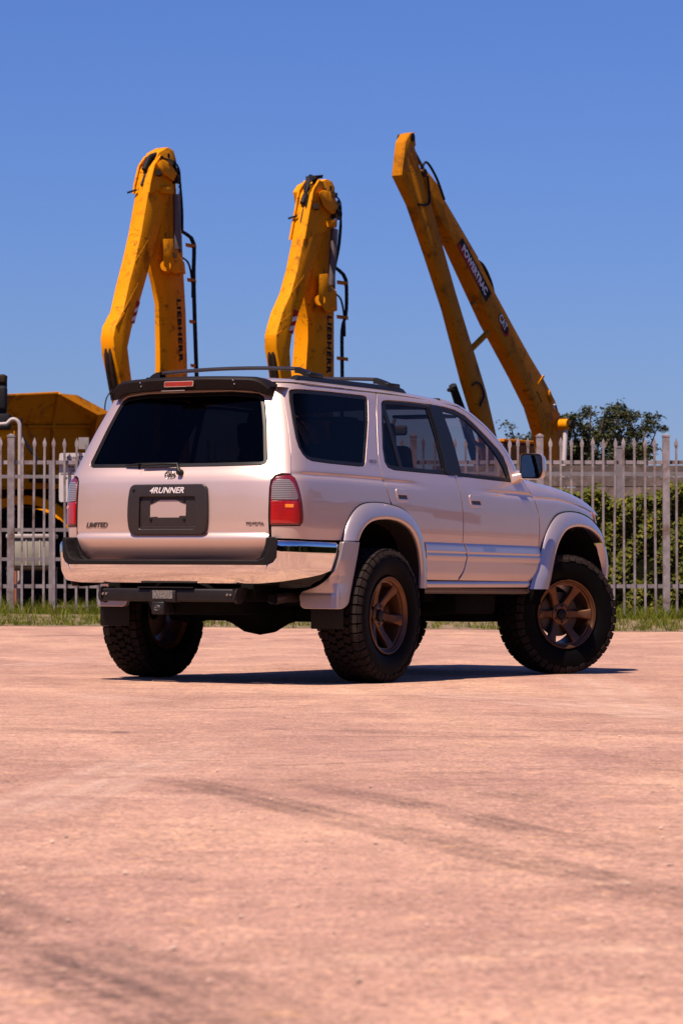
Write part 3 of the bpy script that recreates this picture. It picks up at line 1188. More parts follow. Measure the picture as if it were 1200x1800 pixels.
def panel(name, outline, fmap, material, parent, holes=(), step=.022, inset=.0062, depth=.018, edge=.002, off=0.0, bulge=None, centre=CENTRE):
    """a pressed sheet: outline (a,b) mapped onto the body, with rolled edges"""
    loops = [offset_loop(resample(outline, step * .7), inset)] + [offset_loop(resample(h, step * .7), -inset) for h in holes]

    def mp(ab):
        return fmap(ab[:, 0], ab[:, 1])

    def normals(ab, f=None, e=1.5e-3):
        f = f or mp
        du = f(ab + [e, 0]) - f(ab - [e, 0])
        dv = f(ab + [0, e]) - f(ab - [0, e])
        n = np.cross(du, dv)
        n /= np.linalg.norm(n, axis=1, keepdims=True) + 1e-12
        return n
    lo, hi = loops[0].min(0), loops[0].max(0)
    gx_, gy_ = np.meshgrid(np.arange(lo[0], hi[0], step), np.arange(lo[1], hi[1], step * .86))
    gx_[1::2] += step / 2
    G = np.stack([gx_.ravel(), gy_.ravel()], 1)
    G = G[inside(G, loops)]
    B = np.concatenate(loops)
    if len(G):
        keep = np.ones(len(G), bool)
        for i in range(0, len(G), 2000):
            d2 = ((G[i:i + 2000, None, :] - B[None, :, :])**2).sum(2).min(1)
            keep[i:i + 2000] = d2 > (step * .45)**2
        G = G[keep]
    P2 = np.concatenate([B, G]) if len(G) else B
    edges = []
    b = 0
    for lp in loops:
        n = len(lp)
        edges += [(b + i, b + (i + 1) % n) for i in range(n)]
        b += n
    vs_, _, fs_, _, _, _ = geometry.delaunay_2d_cdt([Vector(q) for q in P2], edges, [], 0, 1e-7)
    A = np.array([(q.x, q.y) for q in vs_])
    T = np.array([f for f in fs_ if len(f) == 3])
    T = T[inside(A[T].mean(1), loops)]
    N = normals(A)
    P = mp(A)
    sgn = 1.0 if np.sum(N * (P - centre)) > 0 else -1.0
    N = N * sgn
    if bulge is not None:
        def raised(ab):
            return mp(ab) + normals(ab) * sgn * bulge(ab)[:, None]
        P = P + N * (bulge(A)[:, None] + off)
        N = normals(A, raised) * sgn
    else:
        P = P + N * off
    tn = np.cross(P[T[:, 1]] - P[T[:, 0]], P[T[:, 2]] - P[T[:, 0]])
    bad = (tn * N[T].mean(1)).sum(1) < 0
    T[bad] = T[bad][:, ::-1]
    V = [P]
    NN = [N]
    F = [list(map(int, t)) for t in T]
    base = len(P)
    if depth > 0:
        for li, lp in enumerate(loops):
            p0 = mp(lp)
            n0 = normals(lp) * sgn
            if bulge is not None:
                p0 = p0 + n0 * bulge(lp)[:, None]
            p0 = p0 + n0 * off
            out2 = offset_loop(lp, -.002 if li == 0 else .002)
            o = mp(out2) - mp(lp)
            o -= n0 * (o * n0).sum(1, keepdims=True)
            o /= np.linalg.norm(o, axis=1, keepdims=True) + 1e-12
            r1 = p0 + o * edge * .7 - n0 * edge * .3
            r2 = p0 + o * edge - n0 * edge
            r3 = p0 + o * edge - n0 * depth
            n = len(lp)
            V += [p0, r1, r2, r3]
            NN += [n0, (o + n0) / 1.414, o, o]
            for ring in range(3):
                for i in range(n):
                    j = (i + 1) % n
                    q = [base + ring * n + i, base + ring * n + j, base + (ring + 1) * n + j, base + (ring + 1) * n + i]
                    fn = np.cross([r1, r2, r3][ring][j] - [p0, r1, r2][ring][i], [r1, r2, r3][ring][i] - [p0, r1, r2][ring][i])
                    if (fn * (o[i] + n0[i] * .3)).sum() > 0:
                        q = [q[0], q[2], q[1], q[3]] if False else q
                    F.append(q)
            base += 4 * n
    V = np.concatenate(V)
    NN = np.concatenate(NN)
    me = bpy.data.meshes.new(name)
    me.from_pydata([tuple(map(float, q)) for q in V], [], F)
    me.update()
    bm = bmesh.new()
    bm.from_mesh(me)
    bm.verts.ensure_lookup_table()
    for f in bm.faces:
        n_avg = Vector((0, 0, 0))
        for v in f.verts:
            n_avg += Vector(NN[v.index])
        if f.normal.dot(n_avg) < 0:
            f.normal_flip()
    bm.to_mesh(me)
    bm.free()
    me.shade_smooth()
    me.normals_split_custom_set_from_vertices([tuple(map(float, q)) for q in NN])
    return link_mesh(name, me, material, parent)


def ring_frame(name, outer, inner, fmap, material, parent, off=0.0, step=.02):
    return panel(name, outer, fmap, material, parent, holes=[inner], step=step, inset=.0005, depth=.014, edge=.0015, off=off)


def strip(name, line, fmap, rad, material, parent, off=-.012, closed=False):
    """seal cord lying in a body gap"""
    lp = resample(line, .03) if closed else spline(line, max(8, int(len(line) * 6)))
    P = fmap(lp[:, 0], lp[:, 1])
    e = 1.5e-3
    du = fmap(lp[:, 0] + e, lp[:, 1]) - P
    dv = fmap(lp[:, 0], lp[:, 1] + e) - P
    n = np.cross(du, dv)
    n /= np.linalg.norm(n, axis=1, keepdims=True)
    if np.sum(n * (P - CENTRE)) < 0:
        n = -n
    P = P + n * off
    if closed:
        P = np.vstack([P, P[:1]])
    return MB().tube([tuple(q) for q in P], rad, 6).build(name, material, parent, smooth=60)


# --- outlines of the right flank in (x, z) ------------------------
qwin = [(-.724, 1.771), (-.709, 1.783), (-.672, 1.789), (-.514, 1.793), (-.295, 1.797), (.120, 1.800), (.163, 1.796), (.172, 1.780), (.099, 1.639), (.004, 1.490), (-.073, 1.365), (-.095, 1.348), (-.152, 1.344),
        (-.534, 1.347), (-.735, 1.353), (-.790, 1.366), (-.818, 1.390), (-.832, 1.430), (-.826, 1.485), (-.798, 1.576), (-.750, 1.711)]
rwin = [(.345, 1.764), (.375, 1.782), (.452, 1.790), (.713, 1.796), (1.060, 1.796), (1.098, 1.668), (1.132, 1.40), (1.130, 1.335), (.717, 1.336), (.290, 1.339), (.215, 1.352), (.190, 1.385), (.205, 1.470), (.272, 1.624)]
rglass = [(.378, 1.755), (.410, 1.769), (.696, 1.775), (.955, 1.774), (.972, 1.567), (.965, 1.362), (.728, 1.360), (.381, 1.362), (.255, 1.366), (.216, 1.383), (.228, 1.470), (.298, 1.625)]
fwin = [(1.085, 1.794), (1.212, 1.793), (1.370, 1.782), (1.505, 1.750), (1.600, 1.708), (1.690, 1.655), (1.786, 1.595), (1.871, 1.537), (1.925, 1.490), (1.955, 1.42), (1.960, 1.322), (1.635, 1.326), (1.150, 1.333), (1.135, 1.48), (1.108, 1.668)]
fglass = [(1.140, 1.768), (1.210, 1.767), (1.364, 1.755), (1.500, 1.720), (1.585, 1.677), (1.680, 1.613), (1.770, 1.545), (1.838, 1.485), (1.890, 1.415), (1.912, 1.345), (1.644, 1.348), (1.195, 1.356), (1.180, 1.48), (1.155, 1.657)]
seam_tail = [(-.752, 1.834), (-.760, 1.80), (-.766, 1.759), (-.802, 1.66), (-.855, 1.519), (-.908, 1.379), (-.960, 1.262)]
seam_rd = [(.330, 1.834), (.300, 1.80), (.247, 1.719), (.177, 1.570), (.119, 1.424), (.111, 1.359), (.122, 1.266), (.130, 1.215), (.169, 1.139), (.21, 1.095)]
seam_mid = [(1.044, 1.834), (1.058, 1.800), (1.09, 1.60), (1.108, 1.320), (1.130, 1.260), (1.150, 1.19), (1.170, 1.065), (1.169, .921), (1.168, .885), (1.196, .843), (1.190, .771), (1.166, .713), (1.115, .668), (1.105, .640)]
seam_fd = [(2.090, 1.345), (2.159, 1.335), (2.205, 1.279), (2.256, 1.201), (2.305, 1.123), (2.321, 1.037), (2.317, .885), (2.314, .80), (2.275, .72), (2.198, .640)]
roof_edge = [(1.044, 1.834), (1.22, 1.829), (1.42, 1.812), (1.56, 1.780), (1.67, 1.738), (1.78, 1.683), (1.88, 1.615), (1.965, 1.535), (2.025, 1.45), (2.060, 1.375), (2.090, 1.345)]
rfl_out = [(-.441, .876), (-.411, .955), (-.348, 1.030), (-.264, 1.085), (-.167, 1.112), (-.047, 1.121), (.07, 1.121), (.186, 1.112), (.310, 1.094), (.413, 1.058), (.495, 1.005), (.554, .945), (.590, .874), (.614, .809), (.632, .733), (.638, .590)]
rfl_in = [(-.330, .876), (-.286, .932), (-.222, .975), (-.135, 1.002), (-.015, 1.015), (.118, 1.014), (.231, .997), (.333, .963), (.403, .914), (.450, .850), (.474, .785), (.489, .699), (.486, .590)]
ffl_out = [(2.158, .592), (2.206, .664), (2.279, .733), (2.320, .806), (2.368, .915), (2.433, .996), (2.516, 1.068), (2.617, 1.118), (2.771, 1.141), (2.944, 1.140), (3.086, 1.120), (3.211, 1.084), (3.319, 1.026), (3.393, .955)]
ffl_in = [(2.372, .592), (2.417, .684), (2.466, .808), (2.507, .888), (2.582, .963), (2.684, 1.014), (2.839, 1.036), (2.997, 1.030), (3.121, 1.003), (3.211, .968), (3.262, .930)]
tl_edge_y = .694


def mid_curve(a, b, n=30, t=.45):
    A, B = spline(a, n), spline(b, n)
    return A * (1 - t) + B * t


r_cut = mid_curve(rfl_out, rfl_in)
f_cut = mid_curve(ffl_out, ffl_in)


def build_side(sg):
    fm = flank(sg)
    nm = 'right' if sg < 0 else 'left'
    # rear quarter
    st = [(s_of_x(x, z), z) for x, z in seam_tail]
    lamp_in = [(s_of_y(tl_edge_y, z), z) for z in (1.262, 1.2, 1.1, 1.0, .94, .874)]
    rc = [tuple(q) for q in r_cut]
    i_cut = [q for q in rc if q[0] < .21]
    outline = st + [(s_of_y(tl_edge_y, .90), .90), (s_of_y(tl_edge_y, .875), .875)]
    # lamp notch: follow the lamp outline
    lamp = lamp_outline()
    outline = st[:-1] + [lamp[0]] + lamp[1:] + [(s_of_y(.697, .93), .93), (s_of_y(.697, .874), .874), (-.80, .870), (rc[0][0], .873)] + i_cut[1:] + [(.200, 1.085)] + seam_rd[::-1][1:]
    qw = [(s_of_x(x, z), z) for x, z in qwin]
    q = panel('quarter_panel', outline, fm, PAINT, suv, [qw], step=.02)
    panel('window_glass', qw, fm, GL_DARK, q, inset=.022, depth=.004, off=-.004)
    ring_frame('window_trim', offset_list(qw, .002), offset_list(qw, .020), fm, TRIM, q, off=-.003)
    # rear door
    a = [q2 for q2 in rc if q2[0] >= .21]
    o = seam_rd + [(.225, 1.075)] + a + [(.57, .640)] + seam_mid[::-1]
    o = seam_rd + [tuple(p) for p in a if p[1] > .66] + [(a[-1][0], .640)] + seam_mid[::-1]
    d = panel('rear_door', o, fm, PAINT, suv, [rwin], step=.02)
    ring_frame('window_trim', offset_list(rwin, .002), rglass, fm, TRIM, d, off=-.004)
    panel('window_glass', rglass, fm, GL_TINT, d, inset=-.004, depth=.0, off=-.010)
    bar = [(.345, 1.765), (.385, 1.768), (.415, 1.36), (.375, 1.36)]
    panel('quarter_light_bar', bar, fm, TRIM, d, inset=0, depth=.012, off=-.004)
    handle(d, fm, sg, (.229 + .02, .418 - .005, 1.140, 1.214))
    # lower cladding on the rear door
    cl = round_poly([(.640, .884), (1.158, .884), (1.192, .843), (1.186, .771), (1.160, .713), (1.105, .668), (1.098, .648), (.640, .648)], [.004, .02, .03, .03, .03, .02, .006, .004])
    clad(d, cl, fm)
    # front door
    o = roof_edge + seam_fd[1:] + [(2.15, .640)] + seam_mid[::-1][:-1]
    d = panel('front_door', o, fm, PAINT, suv, [fwin], step=.02)
    ring_frame('window_trim', offset_list(fwin, .002), fglass, fm, TRIM, d, off=-.004)
    panel('window_glass', fglass, fm, GL_CLEAR, d, inset=-.004, depth=.0, off=-.010)
    handle(d, fm, sg, (1.262, 1.440, 1.134, 1.208))
    cl = round_poly([(1.184, .884), (2.306, .884), (2.306, .80), (2.268, .72), (2.196, .648), (1.125, .648), (1.180, .713), (1.206, .771), (1.212, .843)], [.01, .004, .02, .02, .006, .01, .02, .03, .03])
    clad(d, cl, fm)
    # B pillar
    pil = [(.985, 1.793), (1.060, 1.7955), (1.150, 1.7935), (1.185, 1.60), (1.202, 1.345), (1.150, 1.3365), (.990, 1.3375), (1.0, 1.60)]
    panel('pillar_trim', pil, fm, TRIM, suv, inset=0, depth=.012, off=.0045)
    # front fender
    zc = lambda x: float(ZCR(x)) + .004
    fc = [tuple(p) for p in f_cut]
    o = [(2.20, zc(2.2) + .05), (2.205, 1.279), (2.256, 1.201), (2.305, 1.123), (2.321, 1.037), (2.317, .885)] + [p for p in fc if p[1] > .80] + [(3.37, 1.02), (3.325, 1.135), (3.29, 1.148)] + [(x, zc(x)) for x in (3.2, 3.0, 2.8, 2.6, 2.4, 2.28)]
    panel('front_fender', o, fm, PAINT, suv, step=.02)
    # seals in the gaps
    for ln in (seam_rd, seam_mid, seam_fd):
        strip('door_seal', ln, fm, .007, BLACK, suv)
    strip('tail_seal', st, fm, .006, BLACK, suv)
    # sill
    P = []
    for x in np.linspace(.60, 2.24, 30):
        row = []
        for (yy, zz) in ((.80, .640), (.836, .638), (.846, .630), (.848, .612), (.842, .596), (.825, .590), (.70, .590)):
            row.append((x, sg * yy, zz + .009 * (x - .6) / 1.6))
        P.append(row)
    MB().grid(P).build('sill', CLAD, suv, smooth=50)
    P = [[(x, sg * yy, zz) for (yy, zz) in ((.79, .592), (.805, .575), (.79, .560), (.70, .555))] for x in np.linspace(.56, 2.26, 12)]
    MB().grid(P).build('sill_flange', mat('sill_flange_steel', (.20, .17, .16), .5, .4), suv, smooth=50)
    # flares
    flare('rear_wheel_flare', rfl_out, rfl_in, sg, .848)
    flare('front_wheel_flare', ffl_out, ffl_in, sg, .846, True)
    # bumper corner behind the front wheel opening
    P = []
    fl = spline([(3.368, .925), (3.412, .875), (3.440, .800), (3.446, .730), (3.428, .655)], 14)
    for (x, z) in fl:
        row = []
        for (dx, yy) in ((-.125, .845), (-.10, .868), (-.03, .872), (0.0, .855), (.02, .80)):
            row.append((x + dx, sg * yy, z))
        P.append(row)
    MB().grid(P).build('front_bumper_corner', CLAD, suv, smooth=60)
    # cladding behind the rear wheel: it turns inwards below the bumper
    cc = round_poly([(0.0, .866), (.160, .866), (.165, .775), (.175, .700), (.205, .634), (.255, .592), (.345, .560), (.360, .54), (.345, .476), (.325, .463), (.060, .463), (.015, .490), (0.0, .546), (0.0, .676), (0.0, .803)],
                    [.004, .01, .02, .03, .05, .04, .03, .01, .02, .02, .05, .04, .04, .04, .02], 4)

    def cmap(a, b):
        a = np.asarray(a, float)
        b = np.asarray(b, float)
        xe = np.interp(b, [.46, .546, .676, .803, .88], [-.448, -.438, -.392, -.347, -.324])
        turn = np.interp(b, [.46, .55, .66, .76], [.085, .09, .14, .22])
        r = .045
        t = np.clip((a - turn) / r, 0, math.pi / 2)
        rest = np.clip(a - turn - r * math.pi / 2, 0, None)
        x = xe - np.minimum(a, turn) - r * np.sin(t) - rest * .12
        y = (.905 if sg < 0 else .880) - .030 * np.clip(np.minimum(a, turn) / np.maximum(turn, .12), 0, 1)**1.5 - r * (1 - np.cos(t)) - rest
        return np.stack([x, sg * y, b], 1)
    panel('rear_corner_cladding', cc, cmap, CLAD, suv, step=.014, inset=0, depth=.03, edge=.005, centre=np.array([-.3, 0, .75]))
    # tail lamp
    build_lamp(sg, fm, lamp)
    # wheel housings
    for cx, r, z0, nme in ((.085, .515, .52, 'rear'), (2.83, .53, .53, 'front')):
        mb = MB()
        P = []
        for k in range(25):
            a = R(-3 + 188 * k / 24)
            P.append([(cx + r * math.cos(a), sg * yy, z0 + r * .98 * math.sin(a)) for yy in (.868, .80, .62, .42)])
        mb.grid(P)
        P = [[(cx + r * math.cos(R(-8 + 196 * k / 24)) * q, sg * .42, z0 + r * .98 * math.sin(R(-8 + 196 * k / 24)) * q) for q in (1, .5, .02)] for k in range(25)]
        mb.grid(P)
        mb.build('wheel_housing', UNDER, suv, smooth=50)


def offset_list(lp, d):
    return [tuple(q) for q in offset_loop(np.array(lp, float), d)]


def lamp_outline():
    pts3 = [(-.960, .796, 1.262), (-.949, .812, 1.236), (-.933, .826, 1.166), (-.920, .835, 1.088), (-.911, .838, 1.010), (-.913, .838, .978), (-.930, .833, .958), (-1.0, .773, .957)]
    out = [(s_of_x(x, z), z) for x, y, z in pts3]
    out.append((s_of_y(.697, .957), .957))
    return out


def build_lamp(sg, fm, lamp):
    inner = [(s_of_y(.694, z), z) for z in (1.0, 1.10, 1.187)]
    top = [(s_of_y(.700, 1.222), 1.222), (s_of_y(.721, 1.246), 1.246), (s_of_y(.763, 1.256), 1.256), (s_of_y(.790, 1.257), 1.257)]
    full = [(s_of_y(.697, .957), .957)] + inner + top + lamp
    full = full[:-1]
    red = lamp_mat('red_lens', (0.30, 0.004, 0.003))
    clear = lamp_mat('clear_lens', (0.17, 0.145, 0.14), ribs=True)
    base = panel('tail_lamp', full, fm, lamp_mat('dark_red_lens', (0.15, 0.003, 0.003)), suv, inset=.004, depth=.02, edge=.004, off=.006, step=.014)
    strip('lamp_seal', full, fm, .006, BLACK, base, off=0.0, closed=True)
    cl = [(s_of_y(.700, 1.108), 1.108), (s_of_y(.700, 1.19), 1.19), (s_of_y(.706, 1.215), 1.215), (s_of_y(.728, 1.231), 1.231), (s_of_x(-.978, 1.230), 1.230), (s_of_x(-.962, 1.206), 1.206), (s_of_x(-.946, 1.14), 1.14), (s_of_x(-.944, 1.116), 1.116), (s_of_x(-.956, 1.108), 1.108)]
    panel('clear_lens', cl, fm, clear, base, inset=.002, depth=.006, edge=.002, off=.0095, step=.014)
    rl = [(s_of_y(.702, .968), .968), (s_of_y(.700, 1.102), 1.102), (s_of_x(-.948, 1.102), 1.102), (s_of_x(-.935, 1.02), 1.02), (s_of_x(-.936, .975), .975), (s_of_x(-.945, .967), .967)]
    panel('red_lens', rl, fm, red, base, inset=.002, depth=.006, edge=.002, off=.0092, step=.014)
    bl = [(s_of_y(.775, 1.062), 1.062), (s_of_y(.775, 1.082), 1.082), (s_of_y(.810, 1.082), 1.082), (s_of_y(.810, 1.062), 1.062)]
    panel('bulb_reflector', bl, fm, lamp_mat('amber_lens', (0.85, 0.22, 0.02)), base, inset=.001, depth=.003, edge=.001, off=.0115, step=.012)


def lamp_mat(name, c, ribs=False):
    if name in MATS:
        return MATS[name]
    m = bpy.data.materials.new(name)
    m.use_nodes = True
    t = NT(m)
    p = t.n['Principled BSDF']
    co = t.coords('Object')
    z = t.node('ShaderNodeSeparateXYZ', Vector=co).outputs[2]
    w = t.math('ADD', t.math('MULTIPLY', t.math('SINE', t.math('MULTIPLY', z, 560.0 if ribs else 300.0)), .5), .5)
    f = t.noise(t.mapping(co, (1, 1, .25)), 14, 2)
    if ribs:
        cc = t.mix(w, tuple(v * .30 for v in c), tuple(min(1, v * 1.35) for v in c))
        cc = t.mix(t.ramp(f, [(.50, 0.0), (.75, .45)]), cc, (.20, .05, .04))  # reddish glints painted into the clear lens
    else:
        cc = t.mix(t.ramp(f, [(.35, 0.0), (.70, 1.0)]), tuple(v * .75 for v in c), tuple(min(1, v * 1.1) for v in c))
    t.l.new(cc, p.inputs['Base Color'])
    p.inputs['Roughness'].default_value = .25
    p.inputs['Coat Weight'].default_value = 1.0
    p.inputs['Coat Roughness'].default_value = .02
    t.l.new(t.bump(w, .4 if ribs else .12, .002), p.inputs['Normal'])
    MATS[name] = m
    return m


def handle(door, fm, sg, box_):
    x0, x1, z0, z1 = box_
    o = round_poly([(x0, z1), (x1 - .012, z1), (x1, z0), (x0 + .014, z0)], .020, 5)
    i_ = round_poly([(x0 + .014, z1 - .009), (x1 - .024, z1 - .009), (x1 - .013, z0 + .010), (x0 + .025, z0 + .010)], .014, 5)
    bez = panel('door_handle', o, fm, PAINT, door, [i_], inset=0, depth=.012, edge=.005, off=.006, step=.012)
    panel('handle_recess', offset_list(i_, -.002), fm, BROWN, bez, inset=0, depth=.0, off=.0015, step=.012)
    zm = z0 + (z1 - z0) * .56
    fl = round_poly([(x0 + .016, z1 - .011), (x1 - .026, z1 - .011), (x1 - .020, zm), (x0 + .020, zm)], .010, 4)
    panel('handle_flap', fl, fm, PAINT, bez, inset=0, depth=.010, edge=.003, off=.0065, step=.012)


def clad(door, outline, fm):
    def bul(A):
        z = A[:, 1]
        return .004 * np.clip((.884 - z) / .006, 0, 1)**.5 + .014 * np.clip((.884 - z) / .058, 0, 1) - .008 * np.exp(-((z - .820) / .006)**2) - .004 * np.clip((.80 - z) / .03, 0, 1)**2 - .012 * np.clip((.70 - z) / .06, 0, 1)**2
    panel('door_cladding', outline, fm, CLAD, door, inset=0, depth=.022, edge=.004, off=.004, bulge=bul, step=.010)


def flare(name, out, inn, sg, y0, front=False):
    n = 46
    A, B = spline(out, n), spline(inn, n)
    prof = [(0.0, -.004), (.02, .006), (.08, .018), (.2, .032), (.38, .046), (.58, .054), (.78, .0575), (.92, .057), (.98, .053), (1.0, .047)]
    P = []
    Q = []
    for i in range(n):
        row = []
        a, b = A[i], B[i]
        pl = float(PLAN(a[0])) if front else 0.0
        for t, h in prof:
            q = a * (1 - t) + b * t
            row.append((q[0], sg * (y0 + h + pl * (1 - t) * .5), q[1]))
        d = (b - a) / (np.linalg.norm(b - a) + 1e-9)
        row.append((b[0] + d[0] * .002, sg * (y0 + .035), b[1] + d[1] * .002))
        P.append(row)
        Q.append([(b[0] + d[0] * .002, sg * (y0 + .035), b[1] + d[1] * .002), (b[0] + d[0] * .004, sg * (y0 - .03), b[1] + d[1] * .004), (b[0] + d[0] * .02, sg * (y0 - .09), b[1] + d[1] * .02)])
    o = MB().grid(P).build(name, CLAD, suv, smooth=75)
    MB().grid(Q).build('flare_lining', BROWN, o, smooth=75)
    MB().tube([(q[0], sg * (y0 + .001), q[1]) for q in A], .004, 6).build('flare_seal', BLACK, o)
    return o


for sg in (-1, 1):
    build_side(sg)

# --- tailgate ------------------------------------------------------
def sym(right):
    """right: list of (L>0, z) from top centre out and down to the bottom centre"""
    return [(-l, z) for l, z in right] + [(l, z) for l, z in right[::-1]]


half = [(L_of_x(x, z), z) for x, z in seam_tail]
half = [(L_of_x(-.752, 1.83) - .02, 1.832)] + half[1:]
half += [(L_of_y(.740, 1.264), 1.264), (L_of_y(.712, 1.252), 1.252), (L_of_y(.694, 1.225), 1.225), (L_of_y(.690, 1.18), 1.18), (L_of_y(.690, 1.0), 1.0), (L_of_y(.692, .90), .90), (L_of_y(.690, .845), .845), (L_of_y(.676, .798), .798), (L_of_y(.655, .762), .762), (L_of_y(.615, .742), .742)]
wh = [(0.30, 1.775), (L_of_y(.47, 1.76), 1.762), (L_of_y(.510, 1.742), 1.742), (L_of_y(.535, 1.68), 1.68), (L_of_y(.576, 1.56), 1.56), (L_of_y(.620, 1.40), 1.40), (L_of_y(.634, 1.352), 1.352), (L_of_y(.630, 1.330), 1.330), (L_of_y(.605, 1.320), 1.320), (.30, 1.316)]
tg_hole = sym(wh)
tailgate = panel('tailgate', sym(half), tail, PAINT, suv, [tg_hole], step=.02, depth=.03,
                 bulge=lambda A: .012 / (1 + np.exp((A[:, 1] - .893) / .0045)) - .004 * np.exp(-((A[:, 1] - .907) / .006)**2) - .046 * np.clip((.872 - A[:, 1]) / .13, 0, 1)**1.35 + .004 / (1 + np.exp((A[:, 1] - 1.238) / .004)))
ring_frame('window_seal', offset_list(tg_hole, .002), offset_list(tg_hole, .020), tail, TRIM, tailgate, off=-.006)
panel('rear_window', tg_hole, tail, GL_DARK, tailgate, inset=.014, depth=0, off=-.012)


def on_tail(y, z, off=0.0):
    L = L_of_y(y, z)
    p = tail(np.array([L]), np.array([z]))[0]
    e = 2e-3
    du = tail(np.array([L + e]), np.array([z]))[0] - p
    dv = tail(np.array([L]), np.array([z + e]))[0] - p
    n = np.cross(du, dv)
    n /= np.linalg.norm(n)
    if n[0] > 0:
        n = -n
    return Vector(p + n * off)


# number plate surround
ps = round_poly([(.262, 1.196), (-.270, 1.196), (-.284, 1.10), (-.284, .99), (-.270, .908), (.262, .908), (.276, .99), (.276, 1.10)], [.03, .03, .06, .06, .035, .035, .06, .06], 5)
pi_ = round_poly([(.205, 1.135), (-.210, 1.135), (-.210, .928), (.205, .928)], .02, 4)
plate = panel('plate_surround', ps, tail, BROWN, tailgate, [pi_], inset=0, depth=.028, edge=.008, off=.026, step=.016)
pb = round_poly([(.200, 1.130), (-.205, 1.130), (-.205, .932), (.200, .932)], .015, 3)
open_ = [(.130, 1.005), (.130, 1.085), (.100, 1.094), (.060, 1.112), (-.060, 1.112), (-.100, 1.094), (-.132, 1.088), (-.132, 1.012), (-.085, 1.012), (-.085, 1.002), (.075, 1.002), (.075, 1.008)]
panel('plate_bracket', pb, tail, BROWN, plate, [round_poly(open_, .008, 3)], inset=0, depth=.006, edge=.002, off=.008, step=.014)
for y, z in ((.115, 1.105), (-.118, 1.105), (.12, .99), (-.12, .99)):
    p = on_tail(y, z, .008)
    MB().lathe([(0, .0), (-.006, .0), (-.006, .009), (0, .010)], 'x', 12, tuple(p)).build('plate_bolt', BLACK, plate)
p = on_tail(.238, 1.165, .026)
MB().lathe([(.0, .0), (-.003, .0), (-.003, .010), (0, .011)], 'x', 16, tuple(p)).build('key_lock', BLACK, plate)
lip = round_poly([(.195, .948), (-.198, .948), (-.198, .930), (.195, .930)], .006, 3)
panel('plate_ledge', lip, tail, BROWN, plate, inset=0, depth=.006, edge=.002, off=.016, step=.014)

WHITE_L = mat('white_letters', (0.48, 0.44, 0.44), 0.4)
CHR_L = mat('chrome_letters', (0.16, 0.14, 0.14), 0.2, 0.8, vary=.1)


def rear_text(name, body, y, z, w, h, off, material, parent, shear=.25, ext=.0015, bold=.012):
    me = text_mesh(body, 1.0, .03, shear, bold)
    for v in me.vertices:
        v.co.z *= ext / .03
    o = on_tail(y, z, off)
    return place_text(name, me, material, parent, o, (0, -1, 0), (0, 0, 1), (w, h), lambda q: on_tail(q.y, q.z, off + (o.x - q.x)))


rear_text('model_letters', '4RUNNER', -.003, 1.163, .245, .036, .0285, WHITE_L, plate, .3, .002, .02)
rear_text('badge_letters', 'LIMITED', .522, .962, .168, .030, .006, CHR_L, tailgate, .35, .003, .015)
rear_text('maker_letters', 'TOYOTA', -.602, .966, .115, .020, .006, CHR_L, tailgate, 0, .003, .01)
# oval emblem above the plate
em = on_tail(0.0, 1.258, .006)


def oval(mb, c, a, b, r):
    mb.tube([(c[0], c[1] + a * math.cos(t), c[2] + b * math.sin(t)) for t in np.linspace(0, 2 * math.pi, 33)], r, 6, cap=False)


mb = MB()
oval(mb, em, .036, .026, .0035)
oval(mb, em + Vector((0, 0, .008)), .026, .009, .003)
oval(mb, em + Vector((0, 0, -.004)), .010, .020, .003)
mb.build('oval_emblem', CHR_L, tailgate, smooth=60)

# wiper
wp = on_tail(-.072, 1.272, .012)
mb = MB().lathe([(0.01, 0), (-.022, 0), (-.026, .010), (-.022, .017), (.01, .019)], 'x', 16, tuple(wp))
wiper = mb.build('rear_wiper', BLACK, tailgate, smooth=50)
a0 = Vector(wp) + Vector((-.014, 0, 0))
a1 = on_tail(-.050, 1.315, .03)
a2 = on_tail(.06, 1.318, .03)
a3 = on_tail(.205, 1.312, .028)
MB().tube([a0, a1, a2, a3], [.013, .011, .008, .006], 8).build('wiper_arm', BLACK, wiper)
MB().tube([on_tail(.34, 1.318, .016), on_tail(.24, 1.322, .022), on_tail(.10, 1.324, .02), on_tail(-.02, 1.326, .016)], [.004, .008, .008, .004], 8).build('wiper_blade', BLACK, wiper)
MB().box(tuple(on_tail(.235, 1.30, .03) - Vector((.012, .012, .016))), tuple(on_tail(.21, 1.305, .03) + Vector((.012, .012, .018)))).build('wiper_clip', BLACK, wiper, bevel=.004)

# --- spoiler -------------------------------------------------------
def spoiler():
    P = []
    ys = np.linspace(-.565, .565, 61)
    for y in ys:
        t = abs(y) / .565
        xl = -.985 + .12 * t**2.2
        zt = 1.866 - .012 * t**2 - .055 * max(0, (t - .80) / .20)**2.2
        zb = 1.784 - .012 * t**2 - .030 * max(0, (t - .72) / .28)**1.6
        xr = -.70
        P.append([(xr, y * .99, min(1.872, 1.866 + .004 - .02 * t**2) - .02), (xr - .06, y, 1.868 - .014 * t**2 - .04 * max(0, (t - .8) / .2)**2), (xl + .07, y, zt + .004), (xl + .03, y, zt), (xl + .012, y, zt - .007), (xl + .004, y, zt - .020),
                  (xl + .016, y, zb + .020), (xl + .022, y, zb + .005), (xl + .032, y, zb), (xl + .06, y, zb + .006), (-.80, y, zb + .028)])
    mb = MB().grid(P)
    b = len(P[0])
    mb.f.append(tuple(range(b)))
    mb.f.append(tuple(range((len(P) - 1) * b, len(P) * b))[::-1])
    return mb.build('rear_spoiler', SPOIL, suv, smooth=40)


